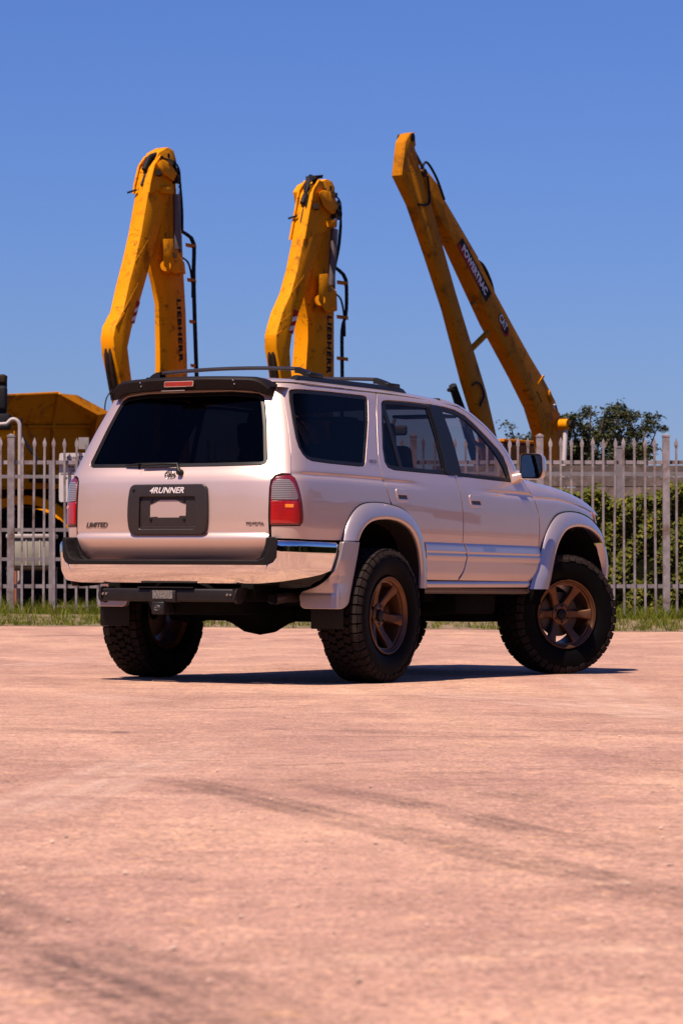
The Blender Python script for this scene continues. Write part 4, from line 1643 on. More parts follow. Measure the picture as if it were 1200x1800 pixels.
spo = spoiler()
MB().prism(round_poly([(-.105, 1.803), (.105, 1.803), (.098, 1.838), (-.112, 1.838)], .008), -.975, -.9905, lambda a, b, c: (b + .006 * (1.8385 - c) / .035, a, c)).build('brake_light_frame', CHROME, spo, bevel=.002, bseg=1)
MB().prism(round_poly([(-.100, 1.806), (.100, 1.806), (.094, 1.833), (-.106, 1.833)], .007), -.98, -.9935, lambda a, b, c: (b + .006 * (1.8385 - c) / .035, a, c)).build('brake_light_lens', lamp_mat('red_lens', (0.30, 0.004, 0.003)), spo, bevel=.002, bseg=1)
BOLT = mat('bright_bolt', (.75, .72, .7), .25, 1.0)
for y in (.30, .295, -.36, -.366):
    zz = 1.838 if y in (.30, -.36) else 1.815
    t = abs(y) / .565
    xl = -.985 + .12 * t**2.2
    MB().lathe([(.01, 0), (-.004, 0), (-.005, .004), (-.002, .006), (.01, .006)], 'x', 10, (xl + .0045 + (.006 if zz < 1.82 else 0.001), y, zz)).build('bolt', BOLT, spo)
MB().box((-.985, -.045, 1.776), (-.955, .125, 1.783)).build('washer_strip', mat('grey_strip', (.16, .12, .11), .5), spo, bevel=.002)

# --- rear bumper ---------------------------------------------------
BW, BX, BA, BN = .866, -1.150, .42, 5.0
_bp = np.linspace(0, math.pi / 2, 300)
_bx = (BX + BA) - BA * np.cos(_bp).clip(0)**(2 / BN)
_by = BW * np.sin(_bp).clip(0)**(2 / BN)
_bl = np.concatenate([[0], np.cumsum(np.hypot(np.diff(_bx), np.diff(_by)))])


def bumper_map(L, z):
    L = np.asarray(L, float)
    z = np.asarray(z, float)
    a = np.abs(L)
    x = np.interp(a, _bl, _bx) + np.clip(a - _bl[-1], 0, None)
    y = np.interp(a, _bl, _by)
    # outward direction for the tuck
    e = .004
    tx = np.interp(a + e, _bl, _bx) - np.interp(a - e, _bl, _bx)
    ty = np.interp(a + e, _bl, _by) - np.interp(a - e, _bl, _by)
    tx = np.where(a > _bl[-1] - .01, 1.0, tx)
    ty = np.where(a > _bl[-1] - .01, 0.0, ty)
    n = np.hypot(tx, ty) + 1e-9
    ox, oy = -ty / n, tx / n
    k = np.clip((z - .835) / .032, 0, 1)
    h = -.030 * (1 - np.sqrt(np.clip(1 - k * k, 0, 1))) - .055 * np.clip((.70 - z) / .10, 0, 1)**1.8 - .010 * np.clip((.80 - z) / .12, 0, 1)
    return np.stack([x + ox * h, np.sign(L) * (y + oy * h), z], 1)


def bL(y):
    return float(np.interp(y, _by, _bl))


def bLx(x):
    return _bl[-1] + (x - (BX + BA)) if x > BX + BA else float(np.interp(x, _bx, _bl))


rb = empty('rear_bumper', (0, 0, 0), 0, suv)
cen = [(-bL(.715), .7195), (bL(.715), .7195), (bL(.690), .66), (bL(.655), .607), (0.0, .607), (-bL(.655), .607), (-bL(.690), .66)]
panel('chrome_face', cen, bumper_map, CHROME, rb, inset=.002, depth=.03, edge=.004, step=.016, centre=np.array([-.6, 0, .75]))
for sg in (-1, 1):
    cor = [(bL(.720), .7205), (bL(.750), .736), (bL(.768), .765), (bL(.770), .866), (bL(.80), .8665), (bLx(-.52), .8665), (bLx(-.545), .775), (bLx(-.590), .690), (bLx(-.70), .664), (bLx(-.82), .648), (bL(.80), .620), (bL(.655), .607), (bL(.690), .66)]
    cor = [(sg * l, z) for l, z in cor]
    panel('chrome_corner', cor, bumper_map, CHROME, rb, inset=.002, depth=.03, edge=.003, step=.016, centre=np.array([-.6, 0, .75]))
    low = [(bL(.80), .616), (bLx(-.82), .644), (bLx(-.70), .660), (bLx(-.60), .680), (bLx(-.64), .63), (bLx(-.72), .595), (bLx(-.90), .585), (bL(.80), .59)]
    low = [(sg * l, z) for l, z in low]
    panel('bumper_underside', low, bumper_map, BLACK, rb, inset=.0, depth=.04, edge=.003, step=.02, off=-.012, centre=np.array([-.6, 0, .75]))
pad_h = [(bL(.770), .870), (bL(.764), .765), (bL(.745), .739), (bL(.700), .7230)]
pad_i = [(bL(.612), .7395), (bL(.655), .757), (bL(.677), .795), (bL(.692), .840), (bL(.698), .880), (bL(.735), .882)]
pad_rim = [(bL(.655), .7395), (bL(.700), .757), (bL(.722), .795), (bL(.735), .840), (bL(.740), .878), (bL(.752), .880)]


def pad_loop(inner):
    return [(-l, z) for l, z in pad_h] + [(l, z) for l, z in pad_h[::-1]] + [(l, z) for l, z in inner[::-1]] + [(-l, z) for l, z in inner]


def pad_map(L, z):
    return bumper_map(L, np.minimum(z, .80)) * [1, 1, 0] + np.stack([0 * z, 0 * z, z], 1)


pad_o = panel('step_pad', pad_loop(pad_rim), pad_map, PAD, rb, inset=0, depth=.085, edge=.006, step=.014, off=.004, centre=np.array([-.6, 0, .75]))
panel('pad_ledge', pad_loop(pad_i), pad_map, PAD, pad_o, inset=0, depth=.03, edge=.004, step=.016, off=-.058, centre=np.array([-.6, 0, .75]))

# --- roof, pillars, windscreen, bonnet ------------------------------
def roof_y(x, z):
    """half width of the roof shell at x, following the rounded tail"""
    xs = float(X0f(z)) + AA
    w = float(Wf(z))
    if x >= xs:
        return w
    n = float(Nf(z))
    return w * max(0.0, 1 - min(1.0, (xs - x) / AA)**n)**(1 / n)


def roof_section(x):
    pts = []
    dz = float(ROOFDZ(x))
    for z in (1.8355, 1.843, 1.850, 1.856, 1.861, 1.8645, 1.866):
        pts.append((roof_y(x, z), z + dz * (z - 1.8355) / .0305 if x < 0 else z + dz))
    y0 = pts[-1][0]
    zt = pts[-1][1]
    for t in np.linspace(0, 1, 14)[1:]:
        y = y0 * (1 - t)
        pts.append((y, zt + .026 * (1 - (1 - t)**2)))
    return pts


P = []
for x in np.linspace(-.775, 1.50, 80):
    s = roof_section(x)
    P.append([(x, -y, z) for y, z in s] + [(x, y, z) for y, z in s[::-1][1:]])
roof = MB().grid(P).build('roof', PAINT, suv, smooth=60)
MB().grid([[(x, y, 1.80 + .02 * (1 - (y / .6)**2) - .05 * max(0, (x - 1.2))) for y in np.linspace(-.62, .62, 13)] for x in np.linspace(-.80, 1.5, 20)]).build('headliner', INTER_D, roof)

ap = np.array([(x, z) for x, z in roof_edge[1:]])
apc = spline(ap, 40)
edge_in = {}
for sg in (-1, 1):
    P = []
    ei = []
    for i, (x, z) in enumerate(apc):
        q = i / 39
        y = float(width(np.array([x]), np.array([z]))[0])
        fw = .030 + .055 * min(1, q * 2.0)
        up = .028 * (1 - min(1, q * 1.6))
        inw = .075 + .02 * q
        row = []
        for t, a, b in ((0, 0, -.012), (.02, 0, 0), (.2, .35, .010), (.45, .7, .016), (.7, .9, .022), (1.0, 1.0, .07), (1.1, .95, .10)):
            row.append((x + fw * a, sg * (y - (b if t < 1 else b * inw / .075) + (.012 if t == 0 else 0) * 0), z + up * a + (.004 if t == .2 else 0)))
        row[0] = (x - .002, sg * (y - .018), z - .004)
        P.append(row)
        ei.append((row[-2][0], abs(row[-2][1]), row[-2][2]))
    edge_in[sg] = ei
    MB().grid(P).build('front_pillar', PAINT, suv, smooth=70)
P = []
ei = edge_in[1]
for (x, y, z) in ei:
    P.append([(x + .12 * (1 - (v / y)**2), v, z + .035 * (1 - (v / y)**2) * (1 if z > 1.6 else .3)) for v in np.linspace(-y, y, 25)])
MB().grid(P).build('windscreen', GL_CLEAR, suv, smooth=80)
# strip of roof above the windscreen
x, y, z = ei[0]
P = []
for t in np.linspace(0, 1, 8):
    row = []
    for v in np.linspace(-1, 1, 25):
        rx, rz = 1.50, 1.866 + float(ROOFDZ(1.5)) + .026 * (1 - v * v)
        ry = v * float(Wf(1.866))
        wx, wy, wz = x + .12 * (1 - v * v), v * y, z + .035 * (1 - v * v)
        row.append((rx * (1 - t) + wx * t, ry * (1 - t) + wy * t, rz * (1 - t) + wz * t + .012 * math.sin(math.pi * t) * 0))
    P.append(row)
# the header is only needed where the roof ends ahead of the glass edge
MB().grid(P).build('roof_header', PAINT, suv, smooth=80)

HZT = pchip([2.10, 2.4, 2.57, 2.76, 2.95, 3.16, 3.34, 3.46, 3.52], [1.372, 1.360, 1.342, 1.331, 1.312, 1.284, 1.248, 1.200, 1.13])
P = []
for x in np.linspace(2.16, 3.50, 60):
    zc = float(ZCR(x)) + .008
    w0 = float(width(np.array([x]), np.array([zc]))[0]) + .001
    zt = max(float(HZT(x)), zc + .02)
    row = []
    yi = w0 - .20
    for k, a in enumerate(np.linspace(0, math.pi / 2, 16)):
        row.append((x, yi + (w0 - yi) * math.cos(a)**.9, zc + (zt - zc) * math.sin(a)))
    for t in np.linspace(0, 1, 10)[1:]:
        row.append((x, yi * (1 - t), zt + .035 * (1 - (1 - t)**2)))
    full = [(a, -b, c) for a, b, c in row] + [(a, b, c) for a, b, c in row[::-1][1:]]
    P.append(full)
MB().grid(P).build('hood', PAINT, suv, smooth=60)
MB().box((2.02, -.70, 1.22), (2.20, .70, 1.335)).build('cowl', BLACK, suv, bevel=.01)

# nose: grille, lamps, bumper
MB().box((3.38, -.42, .90), (3.50, .42, 1.10)).build('grille', mat('grille_black', (.03, .028, .028), .4), suv, bevel=.02)
for z in (.94, .98, 1.02, 1.06):
    MB().box((3.495, -.40, z - .008), (3.512, .40, z + .008)).build('grille_bar', CHROME, suv, bevel=.003)
for sg in (-1, 1):
    hl = MB()
    P = []
    for t in np.linspace(0, 1, 9):
        P.append([(3.475 - .14 * t**2.2 - .02 * abs(k - .5), sg * (.44 + .365 * t), .965 + .185 * k) for k in np.linspace(0, 1, 6)])
    hl.grid(P).build('head_lamp', mat('head_lamp_glass', (.5, .48, .48), .1, .6, coat=1.0), suv, smooth=70)
    sm = [(3.30, 1.150), (3.345, 1.130), (3.402, 1.05), (3.375, 1.045), (3.325, 1.10)]
    panel('side_marker', sm, flank(sg), lamp_mat('amber_marker', (.42, .07, .03)), suv, inset=0, depth=.01, edge=.003, off=.004, step=.014)
P = []
for x, z in ((3.40, .92), (3.53, .90), (3.56, .82), (3.55, .70), (3.48, .63), (3.38, .62)):
    row = []
    for t in np.linspace(-1, 1, 31):
        row.append((x - .22 * abs(t)**3.5, t * .845, z))
    P.append(row)
MB().grid(P).build('front_bumper', CLAD, suv, smooth=60)
for sg in (-1, 1):
    MB().box((2.9, sg * .62 - .02, 1.335), (2.96, sg * .62 + .02, 1.35)).build('washer_nozzle', BLACK, suv, bevel=.004) if False else None
MB().add([(2.40, -.60, 1.350), (2.46, -.61, 1.346), (2.44, -.595, 1.372), (2.415, -.59, 1.372), (2.43, -.58, 1.352)], [(0, 1, 2, 3), (1, 4, 2), (4, 0, 3, 2), (0, 4, 1)]).build('washer_nozzle', BLACK, suv)

# --- roof rack -------------------------------------------------------
RACK = mat('rack_black', (.006, .0052, .0052), .45, spec=.3, vary=.2, vscale=20)
BAR = mat('rack_bar_grey', (.022, .018, .018), .4, .2, vary=.2, vscale=20)
for sg in (-1, 1):
    P = []
    for x in np.linspace(-.60, .80, 50):
        q = (x + .60) / 1.40
        hgt = .024 * min(1, (q / .02))**.6 * min(1, ((1 - q) / .03))**.6
        zb = 1.866 + float(ROOFDZ(x)) + .002
        P.append([(x, sg * (.585 + dy), zb + h_) for dy, h_ in ((-.030, -.006), (-.024, hgt * .8), (-.010, hgt), (.010, hgt), (.022, hgt * .75), (.030, -.010))])
    rail = MB().grid(P).build('roof_rail', RACK, suv, smooth=50)
for xb in (-.40, .60):
    bar = MB()
    pts = []
    for v in np.linspace(-1, 1, 41):
        pts.append((xb + .015 * v * v, v * .50, 1.953 - .015 * v * v))
    P = []
    for (x, y, z) in pts:
        P.append([(x + dx, y, z + dz) for dx, dz in ((-.030, 0), (-.018, .011), (.0, .014), (.018, .011), (.030, 0), (.018, -.009), (-.018, -.009), (-.030, 0))])
    bar.grid(P)
    cb = bar.build('cross_bar', BAR, suv, smooth=50)
    for sg in (-1, 1):
        P = []
        for t in np.linspace(0, 1, 12):
            y = .495 + .10 * t
            ztop = 1.945 - .055 * t**2.2
            P.append([(xb + dx, sg * y, zz) for dx, zz in ((-.035, ztop - .035 + .004 * t), (-.035, ztop), (.0, ztop + .004), (.035 + .10 * t, ztop - .01 * t), (.035 + .10 * t, ztop - .030))])
        MB().grid(P).build('bar_foot', RACK, cb, smooth=50)
        MB().box((xb - .03, sg * .585 - .022, 1.885), (xb + .13, sg * .585 + .022, 1.915)).build('bar_clamp', RACK, cb, bevel=.008)

# --- door mirrors ----------------------------------------------------
def mirror(sg):
    root = empty('door_mirror', (2.0, sg * .93, 1.43), 0, suv)
    pr = [(.0, 1.0, 1.0), (-.004, 1.03, 1.03), (.02, 1.06, 1.05), (.06, 1.03, 1.02), (.10, .92, .92), (.13, .7, .75), (.142, .35, .4), (.145, .02, .02)]
    P = []
    base = np.array(round_poly([(-.078, -.085), (.070, -.088), (.088, -.04), (.080, .080), (-.072, .088)], .03, 5))
    for dx, sy, sz in pr:
        row = [(dx, sg * (y * sy), z * sz) for y, z in base]
        row.append(row[0])
        P.append(row)
    MB().grid(P).build('mirror_housing', PAINT, root, smooth=50)
    MB().add([(-.001, sg * y * .97, z * .97) for y, z in base], [tuple(range(len(base)))]).build('mirror_rim', BLACK, root)
    MB().add([(-.0035, sg * y * .88, z * .88) for y, z in base], [tuple(range(len(base)))]).build('mirror_pane', MIRROR, root)
    MB().add([(-.03, sg * -.13, -.13), (.07, sg * -.13, -.13), (.07, sg * -.13, -.02), (-.03, sg * -.13, -.06), (.0, sg * -.055, -.085), (.06, sg * -.055, -.085), (.06, sg * -.06, -.03), (.0, sg * -.06, -.045)],
             [(0, 1, 2, 3), (4, 7, 6, 5), (0, 4, 5, 1), (1, 5, 6, 2), (2, 6, 7, 3), (3, 7, 4, 0)]).build('mirror_foot', PAINT, root, bevel=.012, bseg=3)
    root.rotation_euler = (0, 0, R(6) * -sg)


for sg in (-1, 1):
    mirror(sg)

# side badge
me = text_mesh('LIMITED', 1.0, .0, .35, .02)
place_text('side_badge', me, mat('badge_grey', (.10, .09, .12), .35, .4), suv, (.028, 0, 1.380), (1, 0, 0), (0, 0, 1), (.105, .020), lambda q: Vector(flank(-1)(np.array([q.x]), np.array([q.z]))[0]) + Vector((0, -.003, .001)))

# --- cabin ------------------------------------------------------------
MB().box((-.95, -.72, .66), (2.05, .72, .70)).build('cabin_floor', INTER_D, suv)
MB().box((1.98, -.74, 1.02), (2.26, .74, 1.32)).build('dashboard', INTER, suv, bevel=.04, bseg=3)
for sg in (-1, 1):
    MB().prism([(1.2, .75), (2.1, .75), (2.1, 1.315), (1.2, 1.325)], .735, .76, lambda a, b, c: (a, sg * b, c)).build('door_card', INTER, suv, bevel=.01)


def seat(x, y, w=.5, bench=False):
    s = empty('seat', (x, y, .70), 0, suv)
    MB().box((-.05, -w / 2, .12), (.48, w / 2, .30)).build('cushion', INTER, s, bevel=.05, bseg=3)
    MB().prism([(-.02, .25), (.10, .25), (-.06, .82), (-.16, .82)], -w / 2 * .95, w / 2 * .95).build('backrest', INTER, s, bevel=.04, bseg=3)
    for yy in ((-.35, .35) if bench else (0,)):
        MB().prism([(-.15, .80), (-.06, .80), (-.09, .97), (-.17, .97)], yy - .13, yy + .13).build('headrest', INTER, s, bevel=.03, bseg=3)


seat(.95, -.38)
seat(.95, .38)
seat(.62, 0, .80, True)
tor = MB()
for a in np.linspace(0, 2 * math.pi, 33):
    pass
c = Vector((1.80, .38, 1.27))
ax = Vector((-.9, 0, .43)).normalized()
u = Vector((0, 1, 0))
w = ax.cross(u)
tor.tube([c + (u * math.cos(a) + w * math.sin(a)) * .185 for a in np.linspace(0, 2 * math.pi, 33)], .015, 8, cap=False)
sw = tor.build('steering_wheel', INTER_D, suv, smooth=60)
MB().tube([c - u * .18, c, c + u * .18], [.02, .05, .02], 8).build('wheel_spoke', INTER_D, sw)
MB().tube([c, c - ax * .30], .04, 8).build('steering_column', INTER_D, sw)
mir = MB().box((1.70, -.125, 1.640), (1.735, .125, 1.71)).build('rear_view_mirror', INTER_D, suv, bevel=.02, bseg=3)
MB().tube([(1.73, 0, 1.69), (1.77, 0, 1.76)], .012, 8).build('mirror_stalk', INTER_D, mir)
MB().tube(spline([(1.55, -.672, 1.712), (1.60, -.655, 1.655), (1.68, -.66, 1.585), (1.77, -.69, 1.555)], 16), .014, 8).build('grab_handle', INTER_D, suv, smooth=60)
MB().box((1.40, -.58, 1.74), (1.58, -.18, 1.76)).build('sun_visor', INTER_D, suv, bevel=.006)
MB().box((1.40, .18, 1.74), (1.58, .58, 1.76)).build('sun_visor', INTER_D, suv, bevel=.006)

# --- underbody ---------------------------------------------------------
for sg in (-1, 1):
    MB().box((-.95, sg * .48 - .045, .50), (3.3, sg * .48 + .045, .62)).build('frame_rail', UNDER, suv, bevel=.01)
MB().box((-.95, -.70, .60), (2.4, .70, .66)).build('floor_pan', UNDER, suv, bevel=.01)
MB().box((2.34, -.55, .55), (3.28, .55, 1.12)).build('engine_bay', UNDER, suv, bevel=.03)
MB().box((.75, -.30, .40), (2.1, .22, .60)).build('gearbox', UNDER, suv, bevel=.05)
MB().box((.40, .24, .385), (1.35, .66, .58)).build('fuel_tank', UNDER, suv, bevel=.05)
MB().box((1.4, -.68, .42), (2.0, -.30, .56)).build('skid_plate', UNDER, suv, bevel=.03)
MB().box((2.15, -.45, .36), (3.2, .45, .50)).build('front_skid_plate', UNDER, suv, bevel=.04)
MB().tube([(0, -.66, .419), (0, -.2, .419), (0, .2, .419), (0, .66, .419)], .048, 14).build('rear_axle', UNDER, suv, smooth=50)
MB().lathe([(-.27, .045), (-.20, .065), (-.10, .118), (0, .135), (.10, .118), (.20, .065), (.27, .045)], 'y', 24, (-.03, -.02, .419)).build('differential', UNDER, suv, smooth=60)
MB().tube([(.12, -.02, .43), (1.2, -.02, .48)], .04, 12).build('drive_shaft', UNDER, suv, smooth=50)
MB().tube([(2.675, -.66, .419), (2.675, .66, .419)], .05, 12).build('front_axle', UNDER, suv, smooth=50)
for sg in (-1, 1):
    MB().tube([(-.08, sg * .52, .36), (-.02, sg * .46, .80)], .035, 10).build('shock_absorber', UNDER, suv, smooth=50)
    MB().tube([(0.02, sg * .55, .36), (.9, sg * .48, .50)], .022, 8).build('trailing_arm', UNDER, suv, smooth=50)
MB().lathe([(-.10, .12), (-.105, .26), (-.09, .34), (-.03, .365), (.03, .365), (.09, .34), (.105, .26), (.10, .12)], 'z', 36, (-.66, -.02, .52), True).build('spare_tyre', RUBBER, suv, smooth=50)
MB().lathe([(-.1, .0), (-.1, .13)], 'z', 24, (-.66, -.02, .53)).build('spare_rim', UNDER, suv)
ex = MB().tube([(-.35, -.50, .53), (-.62, -.56, .53), (-.88, -.615, .515)], .036, 14, cap=False).build('exhaust_pipe', mat('exhaust_steel', (.10, .07, .06), .4, .7, vary=.3), suv, smooth=60)
MB().tube([(-.80, -.60, .519), (-.885, -.616, .5145)], .030, 14).build('exhaust_bore', UNDER, ex)

# tow hitch
hit = empty('tow_hitch', (-1.05, 0, .535), 0, suv)
HB = mat('hitch_black', (.0085, .0065, .0065), .45, spec=.3, vary=.25, vscale=14)
MB().box((-.045, -.47, -.040), (.045, .47, .040)).build('hitch_bar', HB, hit, bevel=.012, bseg=3)
for sg in (-1, 1):
    MB().lathe([(-.012, .0), (-.012, .050), (.012, .050), (.012, .0)], 'y', 24, (0, sg * .482, 0)).build('hitch_end_plate', HB, hit)
    MB().prism([(-.05, -.03), (.25, .0), (.25, .06), (-.05, .04)], sg * .470, sg * .485).build('hitch_bracket', HB, hit)
    for k in (-.004, .020):
        MB().lathe([(0, 0), (-.006, 0), (-.006, .007), (0, .008)], 'x', 10, (-.046, sg * (.455 - k), .004)).build('bolt', BOLT, hit)
MB().box((-.060, -.075, -.045), (.05, .110, .030)).build('receiver_collar', HB, hit, bevel=.01)
lab = MB().box((-.0625, -.055, -.022), (-.0600, .088, .028)).build('warning_label', mat('label_print', (.10, .085, .08), .6, vary=.9, vscale=95), hit)
rec = MB().box((-.075, .000, -.118), (.06, .088, -.040)).build('receiver_cover', HB, hit, bevel=.010, bseg=3)
mb = MB()
oval(mb, Vector((-.077, .044, -.078)), .022, .016, .0022)
oval(mb, Vector((-.077, .044, -.073)), .016, .006, .002)
oval(mb, Vector((-.077, .044, -.081)), .006, .012, .002)
mb.build('cover_emblem', mat('dark_emblem', (.05, .042, .042), .4), rec)
MB().box((-.06, .20, .042), (.02, -.20, .050)).build('wiring_plate', HB, hit)

# mud flaps
for sg in (-1, 1):
    fl = MB().box((-.50, sg * .775 - .112, .335), (-.485, sg * .775 + .112, .56)).build('mud_flap', BLACK, suv, bevel=.006)
    MB().box((-.520, sg * .775 - .114, .465), (-.500, sg * .775 + .114, .50)).build('mud_flap_band', CLAD if sg > 0 else BLACK, fl, bevel=.006)

# --- wheels --------------------------------------------------------------
def tyre_mesh():
    mb = MB()
    prof = [(-.085, .228), (-.112, .240), (-.128, .262), (-.140, .298), (-.1445, .335), (-.141, .365), (-.134, .388), (-.124, .400), (-.105, .4045), (-.06, .4065), (0, .407),
            (.06, .4065), (.105, .4045), (.124, .400), (.134, .388), (.141, .365), (.1445, .335), (.140, .298), (.128, .262), (.112, .240), (.085, .228)]
    mb.lathe(prof, 'y', 96)
    return mb


def tread_mesh():
    mb = MB()
    N = 44
    pitch = 2 * math.pi / N

    def block(yc, a0, poly, r0, r1, crown=.0):
        n = len(poly)
        vs_ = []
        for r in (r0, r1):
            for (py, pa) in poly:
                y = yc + py
                rr = r - (.10 * abs(y)**2.2 if r == r1 else 0)
                sh = .95 if r == r1 else 1.0
                a = a0 + pa * sh * pitch
                yy = yc + py * (.96 if r == r1 else 1.0)
                vs_.append((rr * math.cos(a), yy, rr * math.sin(a)))
        fs_ = [tuple(range(2 * n - 1, n - 1, -1))] + [(i, (i + 1) % n, n + (i + 1) % n, n + i) for i in range(n)]
        mb.add(vs_, fs_)
    zig = [(-.0235, -.40), (-.004, -.46), (.004, -.27), (.0235, -.31), (.0235, .37), (.006, .46), (-.006, .29), (-.0235, .33)]
    zig2 = [(-y, a) for y, a in zig][::-1]
    for k in range(N):
        a = k * pitch
        block(0.0, a, zig, .404, .4195)
        block(-.0505, a + .5 * pitch, zig2, .404, .4195)
        block(.0505, a + .5 * pitch, [(-y, -aa) for y, aa in zig2][::-1], .404, .4195)
        for s in (-1, 1):
            long_ = k % 2
            yo = .131 if long_ else .127
            poly = [(-.029, -.45), (yo - .106, -.42), (yo - .106, .41), (.004, .45), (-.029, .41)]
            poly = [(s * y, q) for y, q in poly]
            if s < 0:
                poly = poly[::-1]
            block(s * .106, a + (.15 if s > 0 else .35) * pitch, poly, .398, .4165)
            # side biters
            vs_ = []
            aa = a + (.15 if s > 0 else .35) * pitch
            for (r, y0_, y1_) in ((.404, .122, .133), (.384, .136, .1435), (.366 if long_ else .374, .1405, .1455)):
                for da in (-.41, .40):
                    for y in (y0_, y1_):
                        vs_.append((r * math.cos(aa + da * pitch), s * y, r * math.sin(aa + da * pitch)))
            fs_ = [(1, 3, 7, 5), (5, 7, 11, 9), (0, 1, 5, 4), (4, 5, 9, 8), (3, 2, 6, 7), (7, 6, 10, 11), (0, 2, 3, 1), (8, 9, 11, 10)]
            mb.add(vs_, fs_)
    return mb


def rim_mesh():
    mb = MB()
    # outer lip and barrel (outward is -y)
    mb.lathe([(-.112, .238), (-.126, .243), (-.131, .239), (-.129, .232), (-.116, .226), (-.112, .219), (-.100, .216), (-.097, .205), (-.06, .198), (.02, .196), (.10, .205), (.112, .238)], 'y', 72)
    return mb


def spokes_mesh():
    mb = MB()
    for k in range(6):
        a = k * math.pi / 3
        c, s = math.cos(a), math.sin(a)

        def pt(r, t, y):
            return (r * c - t * s, y, r * s + t * c)
        secs = [(.060, .036, -.052, .040), (.085, .028, -.056, .038), (.12, .025, -.068, .036), (.16, .028, -.086, .034), (.195, .034, -.103, .030), (.214, .040, -.108, .026)]
        P = []
        for r, hw, y, th in secs:
            P.append([pt(r, -hw, y + th), pt(r, -hw, y + .008), pt(r, -hw * .75, y), pt(r, hw * .75, y), pt(r, hw, y + .008), pt(r, hw, y + th)])
        mb.grid(P)
        b = len(mb.v)
    # hub with bolt seats
    mb.lathe([(-.046, .0), (-.046, .036), (-.060, .040), (-.064, .062), (-.058, .074), (-.035, .078), (.0, .078)], 'y', 36)
    return mb


tyre_b, tread_b, rim_b, spoke_b = tyre_mesh(), tread_mesh(), rim_mesh(), spokes_mesh()
shared = {}


def wheel(x, y, rot, steer, detailed=True):
    w = empty('wheel', (x, y, .419), 0, suv)
    w.rotation_euler = (0, 0, (0 if y < 0 else math.pi) + steer)
    if not shared:
        shared['tyre'] = tyre_b.build('tyre', RUBBER, w, smooth=50).data
        shared['tread'] = tread_b.build('tread', TREAD_LIT, w, smooth=0, fix=True).data
        shared['rim'] = rim_b.build('rim', BRONZE, w, smooth=40).data
        sp = spoke_b.build('spokes', BRONZE, w, smooth=40)
        shared['spokes'] = sp.data
        shared['cap'] = MB().lathe([(-.075, 0), (-.075, .026), (-.070, .034), (-.045, .037)], 'y', 28).build('centre_cap', BLACK, w, smooth=40).data
        shared['disc'] = MB().lathe([(-.02, .05), (-.02, .155), (.0, .155), (.0, .05)], 'y', 40).build('brake_disc', mat('brake_steel', (.06, .045, .04), .4, .8), w, smooth=40).data
        for k in range(6):
            a = (k + .5) * math.pi / 3
            mbn = MB().lathe([(-.060, 0), (-.066, .006), (-.064, .010), (-.045, .011)], 'y', 10, (.056 * math.cos(a), 0, .056 * math.sin(a))).build('lug_nut', BLACK, w, smooth=40)
            shared['lug%d' % k] = mbn.data
        objs = list(w.children)
    else:
        objs = [link_mesh({'lug': 'lug_nut', 'cap': 'centre_cap', 'dis': 'brake_disc', 'spo': 'spokes', 'rim': 'rim', 'tyr': 'tyre', 'tre': 'tread'}[k[:3]], me, None, w) for k, me in shared.items()]
    for o in objs:
        o.rotation_euler = (0, rot, 0)
    return w


wheel(0, -.8065, R(8), 0)
wheel(0, .8065, R(37), 0)
wheel(2.675, -.8155, R(0), R(-31.7))
wheel(2.73, .70, R(20), R(-27))
# ------------------------------------------------------------------ machines beyond the fence
def scuffed(name, color, rough, **kw):
    """machine paint with thin dark scratches and rubbed patches"""
    m = mat(name, color, rough, **kw)
    t = NT(m)
    p = t.n['Principled BSDF']
    co = t.coords('Object')
    lk = p.inputs['Base Color'].links[0].from_socket
    ln = t.noise(t.mapping(co, (1.2, 1.2, 2.6), (0.3, 0.5, 0.2)), 1.9, 3, 0.5, 1.2)
    line = t.ramp(ln, [(0.482, 0.0), (0.494, 1.0), (0.500, 1.0), (0.512, 0.0)])
    where = t.ramp(t.noise(co, 1.1, 3), [(0.50, 0.0), (0.60, 0.85)])
    c = t.mix(t.math('MULTIPLY', line, where), lk, (0.05, 0.018, 0.004))
    spk = t.ramp(t.noise(co, 16, 3), [(0.66, 0.0), (0.70, 0.8)])
    c = t.mix(spk, c, (0.06, 0.022, 0.006))
    t.l.new(c, p.inputs['Base Color'])
    return m


YEL = scuffed('machine_yellow', (0.56, 0.205, 0.0004), 0.65, spec=0.08, vary=0.10, vscale=1.5, dirt=(0.20, 0.075, 0.006), dirt_amt=0.25, dirt_scale=3.5)
YEL2 = scuffed('machine_ochre', (0.36, 0.125, 0.0004), 0.65, spec=0.08, vary=0.12, vscale=1.2, dirt=(0.16, 0.06, 0.005), dirt_amt=0.3, dirt_scale=2.5)
STEELR = mat('cylinder_grey', (0.075, 0.06, 0.06), 0.5, 0.3, vary=0.3, vscale=5)
HOSE = mat('hose_black', (0.010, 0.010, 0.012), 0.6, spec=.12)
GREASE = mat('greasy_brown', (0.022, 0.012, 0.007), 0.7, spec=.12, vary=0.5, vscale=6)
PRINT = mat('black_print', (0.007, 0.006, 0.006), 0.6, spec=.08)
RED = mat('red_print', (0.34, 0.010, 0.007), 0.6, spec=.1)
WHITE = mat('white_print', (0.62, 0.56, 0.55), 0.6, spec=.1)
TEAL = mat('teal_strap', (0.05, 0.42, 0.50), 0.5)
BETA = R(60)
DN = Vector((math.sin(BETA), -math.cos(BETA), 0))      # out of the near side of an arm
DD = Vector((math.cos(BETA), math.sin(BETA), 0)) * 1.147   # along an arm, away to the right


def frame(p, y, z):
    """arm space: p along the arm, y depth behind the near side plate, z up"""
    return Vector((0, 0, .375 + (z - .375) * (1 + .0035 * p))) + DD * p - DN * y


def near(p, y, z):
    """like frame, but slid back along the arm so that plates proud of the side stay over it"""
    return frame(p + y * 1.51, y, z)


